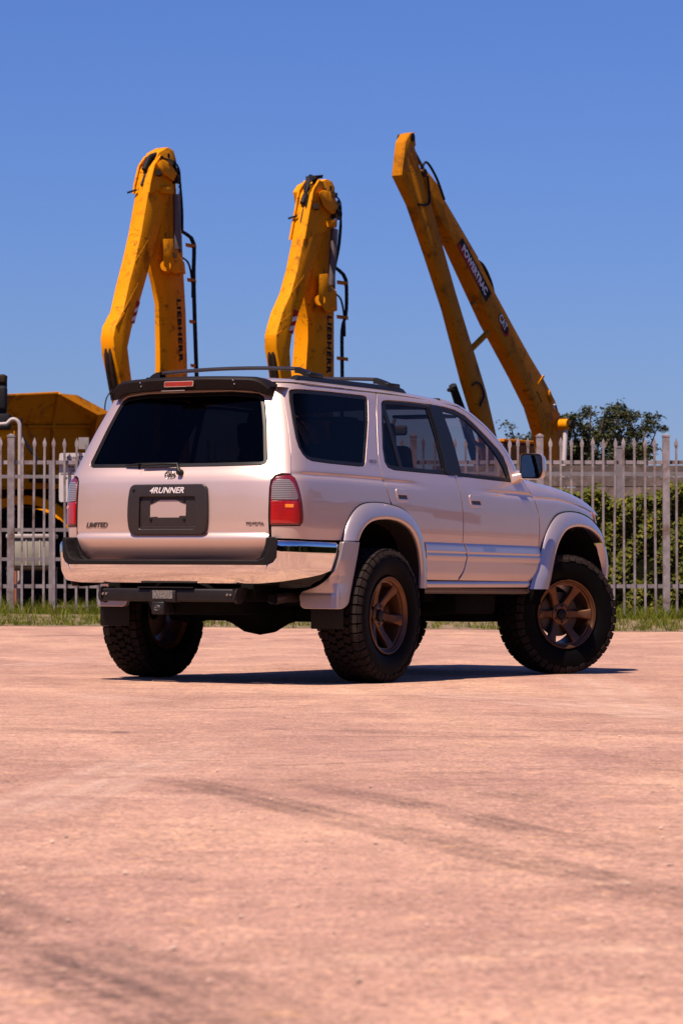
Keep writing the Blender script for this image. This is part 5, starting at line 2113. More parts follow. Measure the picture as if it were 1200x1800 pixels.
def lower_machine(root, p0, base_y, material, house=True, height=2.45):
    """turntable, tracks and house of an excavator, standing behind the parked car"""
    mb = MB()
    for s in (0, 1):
        y = -1.15 + s * 2.3 + base_y
        tr = [(p0 - 1.9, .45), (p0 - 1.65, .12), (p0 + 1.65, .12), (p0 + 1.9, .45), (p0 + 1.65, .85), (p0 - 1.65, .85)]
        MB().prism(round_poly(tr, .25, 5), y - .28, y + .28, frame).build('track', GREASE, root, bevel=.03)
    MB().prism([(p0 - .9, .5), (p0 + .9, .5), (p0 + .8, 1.05), (p0 - .8, 1.05)], base_y - .85, base_y + .85, frame).build('undercarriage', GREASE, root, bevel=.04)
    if house:
        h = MB().prism(round_poly([(p0 - 1.0, 1.1), (p0 + 2.2, 1.1), (p0 + 2.35, height - .5), (p0 + 2.1, height), (p0 - .2, height), (p0 - 1.0, 1.9)], .1, 3), base_y - .45, base_y + 1.15, frame).build('house', material, root, bevel=.05)
        MB().prism(round_poly([(p0 - 1.3, 1.1), (p0 + .1, 1.1), (p0 + .1, height), (p0 - .9, height), (p0 - 1.3, 1.9)], .12, 3), base_y + 1.2, base_y + 2.0, frame).build('cab', material, root, bevel=.05)


def hose(root, pts, r, off=0.0, seg=24, slide=False):
    c = spline([(a, b) for a, b in pts], seg)
    return MB().tube([(near if slide else frame)(a, off, b) for a, b in c], r, 6).build('hydraulic_hose', HOSE, root, smooth=60)


def liebherr(X, Y, label, stick, boom, ear, cyl, brk, hosep, haz, txt, box_, wS, wB, top_hoses=False):
    root = empty('excavator', (X, Y, 0.2))
    tag(root, label, 'excavator', 'excavators with raised folded arms')
    sh = lambda L: [(a, b - .2) for a, b in L]
    stick, boom, ear, cyl, brk, hosep, haz, txt = map(sh, (stick, boom, ear, cyl, brk, hosep, haz, txt))
    # the boom: a box beam; the stick rides on its near left
    off = .06
    b = MB().prism(boom, off, off + wB, frame).build('boom', YEL, root, bevel=.015)
    s = MB().prism(stick, -.02, wS, frame).build('stick', YEL, root, bevel=.02)
    # cheek plates either side of the stick head, with a slot between
    hp = [stick[i] for i in (0, 1, 2, 3)] + [stick[-3], stick[-2], stick[-1]]
    c0 = np.mean(np.array(hp), 0)
    for y0_, y1_ in ((-.06, -.02), (wS, wS + .04)):
        MB().prism([tuple(c0 + (np.array(q) - c0) * 1.06 + [0, .06]) for q in hp], y0_, y1_, frame).build('cheek_plate', YEL, s, bevel=.01, bseg=1)
    MB().prism(ear, -.14, -.055, near).build('lever_plate', YEL, root, bevel=.02)
    e0 = np.mean(np.array(ear), 0)
    for (a, bb) in ((e0[0] + .10, e0[1] + .14), (c0[0], c0[1] + .06)):
        MB().tube([near(a, -.16, bb), near(a, wS + .10, bb)], .055, 14).build('pin', GREASE, root, smooth=50)
    cc = MB().tube([near(cyl[0][0], -.10, cyl[0][1]), near((cyl[0][0] * .75 + cyl[-1][0] * .25), -.10, cyl[0][1] * .75 + cyl[-1][1] * .25)], .035, 12).build('cylinder_rod', CHROME, root, smooth=50)
    MB().tube([near(cyl[0][0] * .78 + cyl[-1][0] * .22, -.10, cyl[0][1] * .78 + cyl[-1][1] * .22), near(cyl[-1][0], -.10, cyl[-1][1])], .066, 14).build('stick_cylinder', STEELR, root, smooth=50)
    MB().tube([near(cyl[0][0], -.10, cyl[0][1] + .06), near(cyl[0][0], -.10, cyl[0][1] - .08)], .075, 12).build('rod_eye', GREASE, root, smooth=50)
    MB().tube([near(cyl[-1][0] + .08, -.10, cyl[-1][1] + .25), near(cyl[-1][0] + .085, -.10, cyl[-1][1] - .05)], .03, 8).build('hose_port', STEELR, root, smooth=50)
    for y0_, y1_ in ((-.20, -.16), (-.04, off - .004)):
        MB().prism(brk, y0_, y1_, near).build('cylinder_bracket', YEL, root, bevel=.012)
    MB().tube([near(brk[2][0], -.21, brk[2][1] - .10), near(brk[2][0], .05, brk[2][1] - .10)], .05, 12).build('pin', GREASE, root, smooth=50)
    MB().tube([near(brk[-1][0] + .04, -.15, brk[-1][1] + .02), near(brk[-1][0] + .04, .05, brk[-1][1] + .02)], .09, 14).build('boss', YEL, root, smooth=50)
    # hoses on stand-offs down the back of the boom
    for k in range(4):
        hose(root, [(a + .018 * k - .02, b2 + .01 * k) for a, b2 in hosep], .017, off + .10 + .05 * (k % 2), slide=True)
    hose(root, [(hosep[0][0] - .03, hosep[0][1] - .42), (hosep[1][0] - .03, hosep[1][1] - .45), (hosep[2][0] - .05, hosep[2][1] - .62), (hosep[3][0] - .03, hosep[3][1] - .4)], .018, off + .12, slide=True)
    zt = hosep[2][1]
    be = lambda z: float(np.interp(z, [boom[i][1] for i in range(11, 3, -1)], [boom[i][0] for i in range(11, 3, -1)]))
    for z in (zt - .02, zt - .62, zt - 1.34, zt - 2.10):
        x0 = be(z)
        MB().prism([(x0 - .02, z - .022), (max(x0 + .12, hosep[3][0] + .07), z - .022), (max(x0 + .12, hosep[3][0] + .07), z + .022), (x0 - .02, z + .022)], off + .06, off + .20, near).build('hose_clamp', YEL2, root)
    # hazard stripes
    A = [np.array(q) for q in haz]
    for k in range(5):
        t0, t1 = k / 5, (k + 1) / 5
        q = [A[0] * (1 - t0) + A[3] * t0, A[1] * (1 - t0) + A[2] * t0, A[1] * (1 - t1) + A[2] * t1, A[0] * (1 - t1) + A[3] * t1]
        q[0] = q[0] - [0, .06 * (1 if k < 5 else 0)]
        q[3] = q[3] - [0, .06 if k < 4 else 0]
        if k == 0:
            q[0] = A[0]
        MB().prism([tuple(v) for v in q], -.024, -.0215, frame).build('hazard_stripe', RED if k % 2 == 0 else WHITE, s, fix=True)
    # lettering down the boom
    t = [np.array(q) for q in txt]
    cen_ = sum(t) / 4
    top, bot = (t[0] + t[1]) / 2, (t[2] + t[3]) / 2
    dwn = bot - top
    ln = float(np.linalg.norm(dwn))
    wd = float(np.linalg.norm(t[1] - t[0]))
    xd = DD * dwn[0] + Vector((0, 0, dwn[1]))
    xd.normalize()
    yd = DN.cross(xd)
    me = text_mesh('LIEBHERR', 1, 0, 0, .055, spacing=1.2)
    place_text('maker_letters', me, PRINT, b, frame(cen_[0], off - .004, cen_[1]), xd, yd, (ln, wd * 1.0))
    # small lamp box and greasy linkage at the lower end
    if box_:
        bx_ = sh(box_)
        MB().prism(bx_, -.14, -.02, frame).build('lamp_box', YEL, s, bevel=.01)
    lo = sorted(stick, key=lambda q: q[0])[:4]
    lx = min(q[0] for q in stick)
    for k, y in enumerate((wS * .30, wS * .62)):
        hose_p = [(lx + .14, 4.62), (lx + .05, 4.35), (lx + .09, 4.02), (lx + .22, 3.55)]
        MB().tube([frame(a, y, z2) for a, z2 in spline(hose_p, 14)], [.042] * 14, 8).build('bucket_link', GREASE, s, smooth=60)
    hose(s, [(lx + .20, 3.75), (lx - .0, 3.55), (lx - .02, 3.25), (lx + .14, 3.15), (lx + .20, 3.4)], .012, wS * .5)
    hose(s, [(c0[0] - .20, c0[1] + .1), (c0[0] - .30, c0[1] - .25), (c0[0] - .24, c0[1] - .52), (c0[0] - .14, c0[1] - .25)], .016, wS * .45)
    MB().tube([frame(stick[2][0] - .05, wS * .75, stick[2][1] - .05), frame(stick[2][0] - .12, wS + .08, stick[2][1] - .10)], .018, 6).build('hose_end', HOSE, s)
    if top_hoses:
        for k in range(4):
            hose(s, [(c0[0] - .22 + .02 * k, c0[1] + .0), (c0[0] - .18 + .04 * k, c0[1] + .42 + .02 * k), (c0[0] + .10, c0[1] + .58 + .02 * k), (c0[0] + .28 - .02 * k, c0[1] + .34)], .020, wS * (.2 + .18 * k))
        MB().prism([(c0[0] + .02, c0[1] + .56), (c0[0] + .22, c0[1] + .60), (c0[0] + .24, c0[1] + .66), (c0[0] + .02, c0[1] + .62)], .02, wS, frame).build('hose_guard', GREASE, s)
    else:
        MB().prism([(c0[0] - .22, c0[1] + .02), (c0[0] - .16, c0[1] + .02), (c0[0] - .19, c0[1] - .26), (c0[0] - .25, c0[1] - .26)], wS * .12, wS * .22, frame).build('strap', TEAL, s)
        hose(s, [(c0[0] - .30, c0[1] - .15), (c0[0] - .05, c0[1] + .30), (c0[0] + .2, c0[1] + .38)], .030, wS * .5)
    # hoses and fittings crowding the head of the arm
    for k in range(3):
        hose(root, [(c0[0] + .02 + .05 * k, c0[1] + .30 - .02 * k), (c0[0] + .30 + .03 * k, c0[1] + .33 - .03 * k), (e0[0] + .33, e0[1] + .05 - .1 * k), (cyl[0][0] + .10 + .02 * k, cyl[0][1] - .45), (cyl[-1][0] + .13, cyl[-1][1] + .35)], .016, -.05 + .04 * k, slide=True)
    hose(root, [(e0[0] + .26, e0[1] - .04), (e0[0] + .36, e0[1] - .12), (e0[0] + .34, e0[1] - .24), (e0[0] + .24, e0[1] - .26)], .014, -.08, slide=True)
    for k, (da, db) in enumerate(((.22, .16), (.27, .04), (.05, .26), (-.12, .20))):
        MB().prism([(e0[0] + da - .03, e0[1] + db - .035), (e0[0] + da + .03, e0[1] + db - .035), (e0[0] + da + .03, e0[1] + db + .035), (e0[0] + da - .03, e0[1] + db + .035)], -.10, -.02, near).build('hose_fitting', GREASE if k % 2 else HOSE, root, bevel=.008)
    # slot between the cheeks and weld beads along the beams
    sl = [(c0[0] - .24, c0[1] + .12), (c0[0] - .10, c0[1] + .34), (c0[0] + .10, c0[1] + .42)]
    MB().tube([frame(a, wS * .5, z2) for a, z2 in spline(sl, 12)], .045, 8).build('slot_hose', HOSE, s, smooth=60)
    for t0 in (.30, .52, .74):
        i0 = int(4 + t0 * 6)
        a, q2 = np.array(stick[i0]), np.array(stick[-(i0 - 1)] if i0 < 9 else stick[15])
        MB().tube([frame(a[0] + .01, -.022, a[1]), frame(a[0] * .5 + q2[0] * .5, -.022, a[1] * .5 + q2[1] * .5)], .008, 5).build('weld_bead', YEL2, s)
    lower_machine(root, .35, .15, YEL)
    return root


stick1 = [(-0.35, 7.89), (-0.51, 7.72), (-0.62, 7.40), (-0.65, 7.24), (-0.82, 6.58), (-0.98, 6.10), (-1.14, 5.68), (-1.28, 5.24), (-1.48, 4.97), (-1.53, 4.76), (-1.49, 4.48), (-1.39, 4.19), (-1.20, 3.60), (-0.96, 3.62), (-1.11, 4.36), (-1.16, 4.63), (-1.06, 4.95), (-0.85, 5.42), (-0.67, 5.85), (-0.51, 6.25), (-0.37, 6.62), (-0.20, 7.00), (-0.04, 7.38), (0.05, 7.58), (-0.12, 7.84)]
boom1 = [(-0.37, 7.84), (-0.25, 8.03), (0.00, 8.15), (0.15, 8.11), (0.22, 7.96), (0.26, 7.57), (0.32, 7.32), (0.36, 7.01), (0.39, 6.54), (0.44, 5.89), (0.49, 5.37), (0.54, 4.30), (0.65, 2.0), (-0.00, 2.0), (-0.01, 4.30), (-0.01, 4.69), (-0.03, 5.46), (-0.14, 5.82), (-0.24, 6.07), (-0.28, 6.32), (-0.16, 7.01), (-0.08, 7.46), (-0.25, 7.59)]
ear1 = [(-0.35, 7.79), (-0.21, 7.88), (0.00, 7.83), (0.19, 7.67), (0.08, 7.54), (-0.12, 7.61), (-0.31, 7.66)]
cyl1 = [(0.16, 7.59), (0.13, 6.96), (0.18, 6.39)]
brk1 = [(-0.18, 6.51), (0.09, 6.54), (0.11, 6.36), (0.36, 6.20), (0.39, 6.01), (0.13, 5.96), (-0.16, 6.05)]
hose1 = [(0.21, 6.76), (0.47, 6.68), (0.59, 6.56), (0.58, 6.04), (0.61, 5.30), (0.67, 4.21), (.70, 3.4)]
haz1 = [(-0.94, 5.44), (-0.85, 5.42), (-1.00, 5.04), (-1.10, 5.06)]
txt1 = [(0.22, 5.56), (0.35, 5.57), (0.43, 4.48), (0.28, 4.47)]
box1 = [(-0.36, 7.42), (-0.12, 7.44), (-0.12, 7.32), (-0.36, 7.31)]
liebherr(-2.9067, 50.0, 'yellow excavator with raised folded arm furthest left, taller of the lettered pair', stick1, boom1, ear1, cyl1, brk1, hose1, haz1, txt1, box1, .25, .26)
stick2 = [(-0.06, 7.50), (-0.23, 7.32), (-0.33, 6.99), (-0.48, 6.48), (-0.64, 5.99), (-0.83, 5.57), (-1.06, 5.24), (-1.15, 5.05), (-1.24, 4.84), (-1.24, 4.62), (-1.15, 4.32), (-1.0, 3.7), (-0.70, 3.72), (-0.83, 4.34), (-0.85, 4.60), (-0.79, 4.88), (-0.64, 5.18), (-0.50, 5.42), (-0.33, 5.77), (-0.10, 6.24), (0.14, 6.67), (0.24, 6.98), (0.18, 7.27)]
boom2 = [(-0.06, 7.40), (0.06, 7.53), (0.33, 7.64), (0.49, 7.62), (0.57, 7.52), (0.57, 7.04), (0.57, 6.53), (0.56, 6.1), (0.55, 5.71), (0.55, 5.02), (0.55, 4.06), (0.50, 3.0), (0.49, 2.0), (-0.21, 2.0), (-0.17, 4.02), (-0.08, 4.38), (-0.02, 4.86), (-0.02, 5.20), (-0.08, 5.43), (-0.14, 5.65), (-0.06, 6.11), (0.10, 6.58), (0.18, 6.93), (0.02, 7.16)]
ear2 = [(0.00, 7.33), (0.14, 7.40), (0.41, 7.37), (0.57, 7.18), (0.53, 7.03), (0.37, 7.01), (0.14, 7.11)]
cyl2 = [(0.49, 7.03), (0.41, 6.52), (0.36, 5.78)]
brk2 = [(0.02, 5.93), (0.28, 5.96), (0.30, 5.80), (0.53, 5.68), (0.55, 5.39), (0.22, 5.31), (0.00, 5.48)]
hose2 = [(0.49, 6.14), (0.69, 6.06), (0.81, 5.93), (0.81, 5.38), (0.69, 5.07), (0.69, 4.25), (.68, 3.4)]
haz2 = [(-0.75, 5.31), (-0.61, 5.28), (-0.78, 4.88), (-0.91, 4.91)]
txt2 = [(0.33, 5.28), (0.49, 5.29), (0.46, 4.28), (0.30, 4.27)]
box2 = [(.12, 6.90), (.34, 6.93), (.34, 6.80), (.12, 6.78)]
liebherr(-0.3876, 50.0, 'yellow excavator with folded arm in the middle, hose loops on its tip', stick2, boom2, ear2, cyl2, brk2, hose2, haz2, txt2, box2, .22, .42, True)


def long_reach():
    root = empty('excavator', (2.8215, 52.0, 0.2))
    tag(root, 'ochre long reach excavator with slanting boom at the right', 'excavator', 'excavators with raised folded arms')
    sh = lambda L: [(a, b - .2) for a, b in L]
    stick = sh([(-3.10, 8.15), (-2.96, 8.31), (-2.83, 8.35), (-2.78, 8.13), (-2.62, 7.78), (-2.31, 7.28), (-1.91, 6.53), (-1.50, 5.77), (-1.09, 5.07), (-0.82, 4.64), (-0.49, 4.08), (-0.13, 3.28), (0.10, 2.6), (-0.18, 2.6), (-0.50, 3.27), (-0.86, 3.83), (-1.09, 4.23), (-1.68, 5.41), (-2.26, 6.34), (-2.79, 7.13), (-3.21, 7.57)])
    boom = sh([(-2.54, 7.74), (-2.40, 7.78), (-2.02, 7.56), (-1.79, 7.30), (-1.33, 6.90), (-0.73, 6.42), (-0.12, 5.82), (0.49, 5.28), (1.06, 4.79), (1.57, 4.39), (1.96, 4.04), (2.22, 3.65), (2.38, 3.22), (2.41, 1.9), (1.76, 1.9), (1.69, 3.03), (1.57, 3.36), (1.25, 3.87), (0.74, 4.37), (0.12, 4.93), (-0.25, 5.26), (-0.67, 5.71), (-1.09, 6.16), (-1.44, 6.54), (-2.00, 7.03), (-2.34, 7.46)])
    s = MB().prism(stick, .0, .17, frame).build('stick', YEL2, root, bevel=.012)
    b = MB().prism(boom, .02, .27, frame).build('boom', YEL2, root, bevel=.015)
    # welded seam strips and scraped plates on the stick
    for k in range(4):
        a = np.array(stick[6 + k])
        q = np.array(stick[19 - k]) if k < 3 else np.array(stick[17])
        m = a * .5 + q * .5
        MB().prism([tuple(m + [-.06, -.015]), tuple(m + [.06, -.015]), tuple(m + [.06, .015]), tuple(m + [-.06, .015])], -.012, -.001, frame).build('weld_plate', YEL2, s)
    # top head
    hd = [stick[0], stick[1], stick[2], stick[3], tuple(np.array(stick[3]) + [-.25, -.25]), tuple(np.array(stick[20]) + [.25, .1]), stick[20]]
    MB().prism(hd, -.03, -.001, frame).build('head_plate', YEL2, s, bevel=.01)
    MB().tube([frame(-2.9, -.05, 8.05), frame(-2.9, .22, 8.05)], .07, 14).build('pin', GREASE, s, smooth=50)
    MB().tube([frame(-2.46, -.01, 7.50), frame(-2.46, .30, 7.50)], .07, 14).build('pin', GREASE, b, smooth=50)
    # stick cylinder and rod along the top of the boom
    MB().tube([frame(-2.77, .10, 7.98), frame(-1.83, .12, 7.14)], .030, 10).build('cylinder_rod', STEELR, root, smooth=50)
    MB().tube([frame(-1.83, .12, 7.16), frame(-.66, .12, 6.20)], .062, 12).build('stick_cylinder', HOSE, root, smooth=50)
    for k in range(3):
        hose(b, [(-.70, 6.20 + .02 * k), (-.43 + .02 * k, 6.10 + .03 * k), (-.19 + .02 * k, 5.85 + .02 * k), (-.06, 5.58)], .018, .08 + .05 * k)
    hose(s, [(-2.62, 7.55), (-2.45, 7.68), (-2.15, 7.45), (-1.9, 7.1)], .022, -.03)
    hose(s, [(-2.42, 7.45), (-2.36, 7.05), (-2.45, 6.95), (-2.7, 6.93)], .020, -.03)
    hose(s, [(-1.0, 3.95), (-.78, 4.0), (-.62, 3.8), (-.75, 3.6)], .018, -.03)
    # strut between boom and stick
    MB().tube([frame(-.95, .10, 4.52), frame(-.25, .12, 4.92)], .055, 12).build('rest_strut', YEL2, b, smooth=50)
    MB().tube([frame(-.70, .10, 5.36), frame(-.78, .10, 5.42)], .05, 12).build('lifting_eye', YEL2, b, smooth=50)
    # bucket cylinder end on the lower stick
    MB().tube([frame(-1.10, .30, 3.95), frame(-.70, .30, 3.35), (frame(-.35, .30, 2.7))], [.07, .085, .085], 12).build('bucket_cylinder', HOSE, s, smooth=50)
    MB().tube([frame(-1.26, .28, 3.86), frame(-1.02, .28, 3.86)], .035, 8).build('cylinder_fitting', HOSE, s, smooth=50)
    # boom lift cylinder and its pin at the foot
    MB().tube([frame(2.08, -.13, 3.42), frame(2.02, -.13, 2.8), frame(1.93, -.13, 1.8)], .045, 12).build('lift_cylinder_rod', mat('pale_rod', (.40, .36, .36), .5, vary=.1, vscale=5), root, smooth=50)
    MB().tube([frame(2.05, -.20, 3.40), frame(2.05, .02, 3.40)], .10, 18).build('lift_pin', YEL, b, smooth=50)
    MB().tube([frame(2.12, -.24, 3.40), frame(2.12, -.05, 3.40)], .075, 14).build('pin_cap', GREASE, b, smooth=50)
    MB().tube([frame(1.92, -.01, 3.72), frame(1.92, .02, 3.72)], .05, 14).build('grease_port', WHITE, b, smooth=50)
    MB().tube([frame(1.925, -.02, 3.712), frame(1.925, .02, 3.712)], .035, 14).build('grease_hole', HOSE, b, smooth=50)
    MB().prism([(1.30, 4.10), (1.52, 4.28), (1.55, 4.25), (1.33, 4.07)], .005, .019, frame).build('seam_plate', YEL, b)
    MB().prism([(1.66, 3.92), (1.72, 4.02), (1.84, 3.86), (1.78, 3.78)], -.015, .019, frame).build('cover_plate', YEL2, b, bevel=.008)
    # decals
    dq = [np.array(q) for q in sh([(-1.24, 6.71), (-.28, 5.82), (-.46, 5.65), (-1.43, 6.56)])]
    d = MB().prism([tuple(q) for q in dq], .013, .0175, frame).build('decal_plate', PRINT, b)
    lo = [dq[3] * .98 + dq[2] * .02, dq[3] * .30 + dq[2] * .70, dq[3] * .22 + dq[2] * .70 + dq[1] * .08, (dq[3] * .62 + dq[0] * .38)]
    MB().prism([tuple(q) for q in lo], .0105, .0125, frame).build('decal_red_band', RED, d)
    ce = sum(dq) / 4
    ax_ = dq[1] - dq[0]
    ln = float(np.linalg.norm(ax_))
    xd = (DD * ax_[0] + Vector((0, 0, ax_[1]))).normalized()
    yd = DN.cross(xd)
    me = text_mesh('POWERTRAC', 1, 0, .0, .05, spacing=1.05)
    place_text('decal_letters', me, WHITE, d, frame(ce[0] + .005, .0085, ce[1] - .005), xd, yd, (ln * .88, .155))
    me = text_mesh('EQUIPMENT', 1, 0, .0, .0) if False else None
    # maker's mark: white letters on black with a red rim
    cc = np.array([.105, 5.10])
    up = np.array([ax_[1], -ax_[0]]) / ln
    al = ax_ / ln
    def loc(u, v):
        return tuple(cc + al * u + np.array([-al[1], al[0]]) * v)
    hexo = [loc(-.02, -.115), loc(.20, -.115), loc(.27, -.02), loc(.20, .09), loc(.05, .09)]
    hexi = [loc(-.02, -.085), loc(.18, -.085), loc(.23, -.01), loc(.18, .065), loc(.05, .065)]
    mk = MB().prism(hexo, .013, .0175, frame).build('maker_mark', RED, b)
    MB().prism(hexi, .0105, .0125, frame).build('mark_ground', PRINT, mk)
    MB().prism([loc(-.02, -.05), loc(.06, -.05), loc(.02, .02)], .0090, .0100, frame).build('mark_triangle', YEL, mk)
    o1 = text_mesh('CAT', 1, 0, .0, .10)
    place_text('mark_outline', o1, PRINT, mk, frame(cc[0], .0085, cc[1] + .035), xd, yd, (.37, .20))
    o2 = text_mesh('CAT', 1, 0, .0, .04)
    place_text('mark_letters', o2, WHITE, mk, frame(cc[0], .0065, cc[1] + .035), xd, yd, (.335, .165))
    me = text_mesh('MADE', 1, 0, 0, .02)
    bpy.data.meshes.remove(me)
    for k in range(4):
        MB().prism([(1.28 + .045 * k, 3.96 - .05 * k), (1.31 + .045 * k, 3.98 - .05 * k), (1.335 + .045 * k, 3.94 - .05 * k), (1.305 + .045 * k, 3.92 - .05 * k)], .014, .018, frame).build('stencil_mark', PRINT, b)
    lower_machine(root, 2.0, .10, YEL2, True, 2.0)
    MB().prism([(2.25, 1.0), (4.4, 1.0), (4.4, 3.05), (4.2, 3.13), (2.35, 3.13), (2.25, 3.0)], 1.3, 1.9, frame).build('engine_cover', mat('unlit_cover', (.040, .017, .004), .6, spec=.1, vary=.3, vscale=3), root, bevel=.05)  # orange box coloured dark brown to stand in for its unlit side
    MB().prism([(2.33, 3.132), (4.22, 3.132), (4.2, 3.19), (2.36, 3.19)], 1.28, 1.92, frame).build('cover_lid', YEL2, root, bevel=.02)
    return root


long_reach()


# ------------------------------------------------------------------ dump truck on the left
def dump_truck():
    root = empty('dump_truck', (-5.2, 47.0, 0.2))
    tag(root, 'ochre dump truck with angular tipping body behind the left pickets', 'truck')

    # tipping body: near wall leaning out at the top, ridge and sloping lit end
    a0, a1, a2 = Vector((-0.760, -2.443, 3.285)), Vector((0.706, -0.538, 3.491)), Vector((1.283, 0.213, 3.193))
    k0, k1 = Vector((-0.997, -2.260, 2.870)), Vector((1.112, 0.482, 3.024))
    a3, a4, a5 = Vector((1.122, 0.577, 2.458)), Vector((1.116, 0.651, 2.019)), Vector((-1.076, -2.199, 1.920))
    b0, b1 = Vector((0.946, -0.307, 3.499)) + Vector((.02, .30, 0)), Vector((1.438, 0.333, 3.248)) + Vector((.02, .30, 0))
    dpt = Vector((-.79, .61, 0)) * 2.6
    mb = MB()
    mb.add([a0, a1, k1, k0], [(0, 1, 2, 3)])
    mb.add([a1, a2, k1], [(0, 1, 2)])
    mb.add([k0, k1, a3, a4, a5], [(0, 1, 2, 3, 4)])
    mb.add([a2, a3, k1], [(0, 1, 2)])
    mb.add([a1, b0, b1, a2], [(0, 1, 2, 3)])
    mb.add([b0, b0 + dpt, b1 + dpt, b1], [(0, 1, 2, 3)])
    mb.add([a0, a0 + dpt, b0 + dpt, b0, a1], [(0, 1, 2, 3, 4)])
    mb.add([a2, b1, b1 + dpt, a4 + dpt, a4, a3], [(0, 1, 2, 3, 4, 5)])
    mb.add([a5, a4, a4 + dpt, a5 + dpt], [(0, 1, 2, 3)])
    mb.add([a0, k0, a5, a5 + dpt, a0 + dpt], [(0, 1, 2, 3, 4)])
    body = mb.build('tipping_body', YEL2, root, smooth=0, fix=False)
    o_ = Vector((.03, -.02, 0))
    MB().tube([a1 + o_, Vector((0.605, -0.210, 2.986)), Vector((0.574, -0.120, 2.247))], .035, 6).build('body_rib', YEL2, body)
    MB().tube([k0 + o_, k1 + o_], .022, 6).build('body_rib', YEL2, body)
    MB().tube([a0, a1], .028, 8).build('top_rail', YEL2, body)
    # chassis
    MB().box((-1.724, .2, 1.714), (1.419, 1.5, 2.005 - .01)).build('chassis', GREASE, root, bevel=.03)
    # wheel with its mudguard
    wx, wz, wr = 0.116, .86, .80
    wh = empty('wheel', (wx, .35, wz), 0, root)
    MB().lathe([(-.28, .40), (-.30, .60), (-.26, .76), (-.18, wr), (.18, wr), (.26, .76), (.30, .60), (.28, .40)], 'y', 40, (0, 0, 0), True).build('tyre', RUBBER, wh, smooth=45)
    lug = MB()
    for k in range(26):
        a = k / 26 * 6.283
        m = Matrix.Rotation(-a, 4, 'Y')
        lug.box((wr - .02, -.26, -.05), (wr + .035, -.01, .05), m)
        m = Matrix.Rotation(-(a + .12), 4, 'Y')
        lug.box((wr - .02, .01, -.05), (wr + .035, .26, .05), m)
    lug.build('tread', RUBBER, wh, smooth=0)
    MB().lathe([(-.24, .0), (-.22, .12), (-.10, .16), (-.12, .36), (-.27, .41), (-.25, .38)], 'y', 32).build('rim', GREASE, wh, smooth=45)
    P = []
    for k in range(22):
        a = R(172 - 166 * k / 21)
        P.append([(wx + (wr + .16 + dr) * math.cos(a), yy, wz + (wr + .16 + dr) * math.sin(a)) for dr, yy in ((-.07, -.02), (.06, -.06), (.08, -.02), (.08, .75), (.04, .75), (-.02, .0), (-.07, -.02))])
    MB().grid(P).build('mudguard', YEL, root, smooth=40)
    # exhaust stack and mirror at the left edge
    MB().tube([(0.062, -2.600, 2.974), (0.062, -2.600, 3.275), (0.070, -2.600, 3.619)], .075, 14).build('exhaust_stack', HOSE, root, smooth=50)
    MB().box((-0.085, -2.72, 3.085), (0.148, -2.56, 3.464)).build('mirror_head', HOSE, root, bevel=.05, bseg=3)
    MB().box((-0.085, -2.70, 3.499), (0.130, -2.58, 3.636)).build('mirror_cap', GREASE, root, bevel=.03, bseg=3)
    MB().box((-0.050, -2.7, 2.801), (0.191, -2.4, 3.042)).build('mirror_bracket', HOSE, root, bevel=.03, bseg=2)
    MB().prism([(-0.050, 2.629), (0.260, 2.690), (0.260, 2.784), (0.070, 2.827), (-0.050, 2.827)], -2.6, -2.3).build('engine_hood', YEL, root, bevel=.02)
    MB().tube([(0.346, -2.600, 2.974), (0.346, -2.600, 2.715), (0.604, -2.600, 2.345)], .028, 8).build('grab_rail', HOSE, root, smooth=50)
    MB().box((0.134, -.5, 2.078), (0.681, .1, 2.205)).build('step_board', GREASE, root, bevel=.02)
    MB().box((-1.724, .3, 0.711), (-0.084, 1.3, 1.686)).build('engine_block', GREASE, root, bevel=.05)
    return root


dump_truck()

# ------------------------------------------------------------------ small things behind the left pickets
PALE = mat('pale_enamel', (0.30, 0.26, 0.245), 0.5, vary=0.12, vscale=3, dirt=(0.28, 0.22, 0.18), dirt_amt=0.3)
PALE2 = mat('pale_green_enamel', (0.21, 0.195, 0.155), 0.55, vary=0.15, vscale=3, dirt=(0.2, 0.15, 0.1), dirt_amt=0.3)
bxr = empty('storage_tank', (-4.55, 43.6, 0.2))
tag(bxr, 'pale enamel tank on a stand behind the left pickets', 'tank')
MB().box((-.36, -.25, .72), (.28, .25, 1.13)).build('tank_body', PALE2, bxr, bevel=.03)
MB().box((-.40, -.28, 1.135), (.32, .28, 1.20)).build('lid', PALE, bxr, bevel=.02)
MB().box((-.40, -.28, .66), (.32, .28, .715)).build('stand_frame', GREASE, bxr, bevel=.01)
for x in (-.36, .28):
    for y in (-.24, .24):
        MB().box((x - .025, y - .025, -.1), (x + .025, y + .025, .66)).build('leg', PALE, bxr)
for x in (-.1, .1):
    MB().box((x - .01, -.262, .74), (x + .01, -.252, 1.11)).build('stiffener', PALE, bxr)

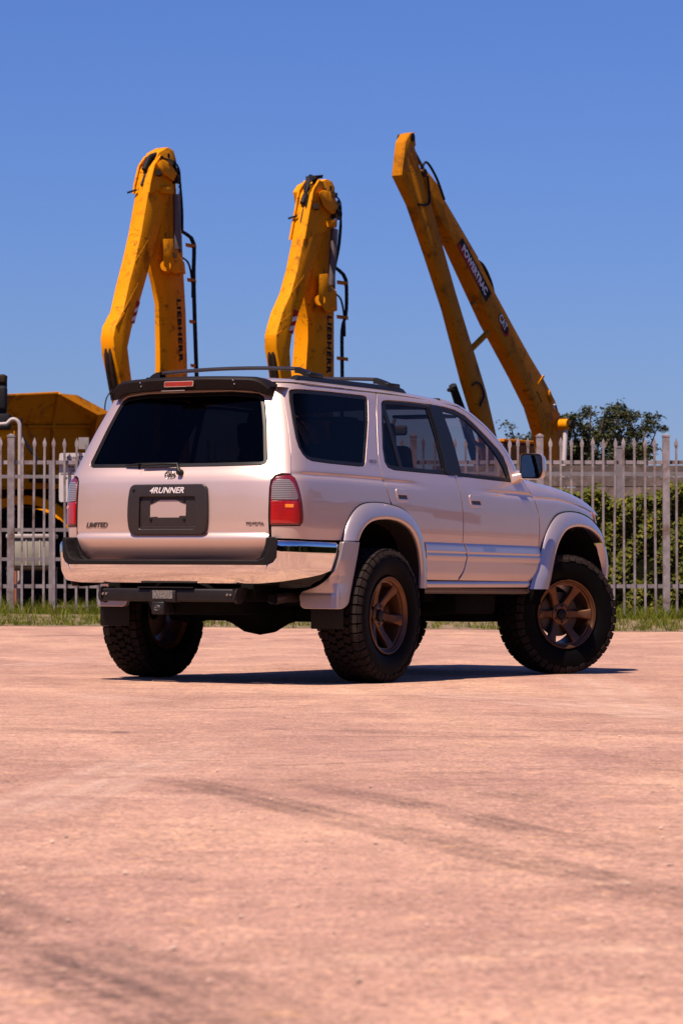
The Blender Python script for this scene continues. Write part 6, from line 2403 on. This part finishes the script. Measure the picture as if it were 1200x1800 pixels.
pp = empty('bent_pipe', (-4.82, 44.0, 0.2))
tag(pp, 'tall white pipe bent over at its top behind the left pickets', 'pipe')
zt = 2.967
MB().tube([(0, 0, -.1), (0, 0, zt - .15)] + [(-.10 + .10 * math.cos(a), 0, zt - .15 + .12 * math.sin(a)) for a in np.linspace(.2, 1.9, 7)] + [(-.20, 0, zt - .10), (-.34, 0, zt - .11)], .030, 10).build('pipe', PALE, pp, smooth=60)
MB().lathe([(-.02, 0), (-.02, .08), (.02, .08), (.02, 0)], 'z', 16, (0, 0, .0)).build('flange', PALE, pp)

post_o = MB().tube([(0, 0, -.1), (0, 0, 1.0)], .035, 8).build('marker_post', mat('rust_orange', (.35, .11, .05), .7, vary=.4, vscale=8), None)
post_o.location = (-4.92, 44.3, .2)
tag(post_o, 'short rusty orange post beside the bent white pipe', 'post')

# sign on the fence
sg_ = empty('notice_board', (-3.62, FY + .075, 0.2))
tag(sg_, 'white notice board on the back of the pickets beside the car', 'sign')
MB().prism(round_poly([(-.235, 1.575), (.235, 1.575), (.235, 2.245), (-.235, 2.245)], .04, 4), 0, .012).build('panel', mat('sign_white', (.42, .38, .385), .5, vary=.06, vscale=4), sg_)
MB().box((-.215, -.004, 1.955), (.215, -.001, 1.963)).build('rule', PRINT, sg_)
MB().box((-.13, -.004, 2.135), (.20, -.001, 2.145)).build('red_rule', RED, sg_)


def sign_text(body, x, z, w, h, material):
    me = text_mesh(body, 1, 0, 0, .02)
    place_text('sign_letters', me, material, sg_, (x, -.003, z), (1, 0, 0), (0, 0, 1), (w, h))


sign_text('POWERTRAC', .035, 2.175, .33, .050, PRINT)
sign_text('Pick', -.065, 2.055, .085, .042, PRINT)
sign_text('Call', -.060, 2.010, .075, .034, PRINT)
sign_text('30', -.055, 1.973, .045, .028, PRINT)
sign_text('P', -.13, 1.90, .022, .032, PRINT)
brd = MB().box((-.07, -.012, 2.30), (.07, .012, 2.46)).build('plate', mat('grey_board', (.19, .17, .17), .6), None)
brd.location = (-3.52, FY + .09, .2)
tag(brd, 'small grey plate standing above the white notice board', 'plate')
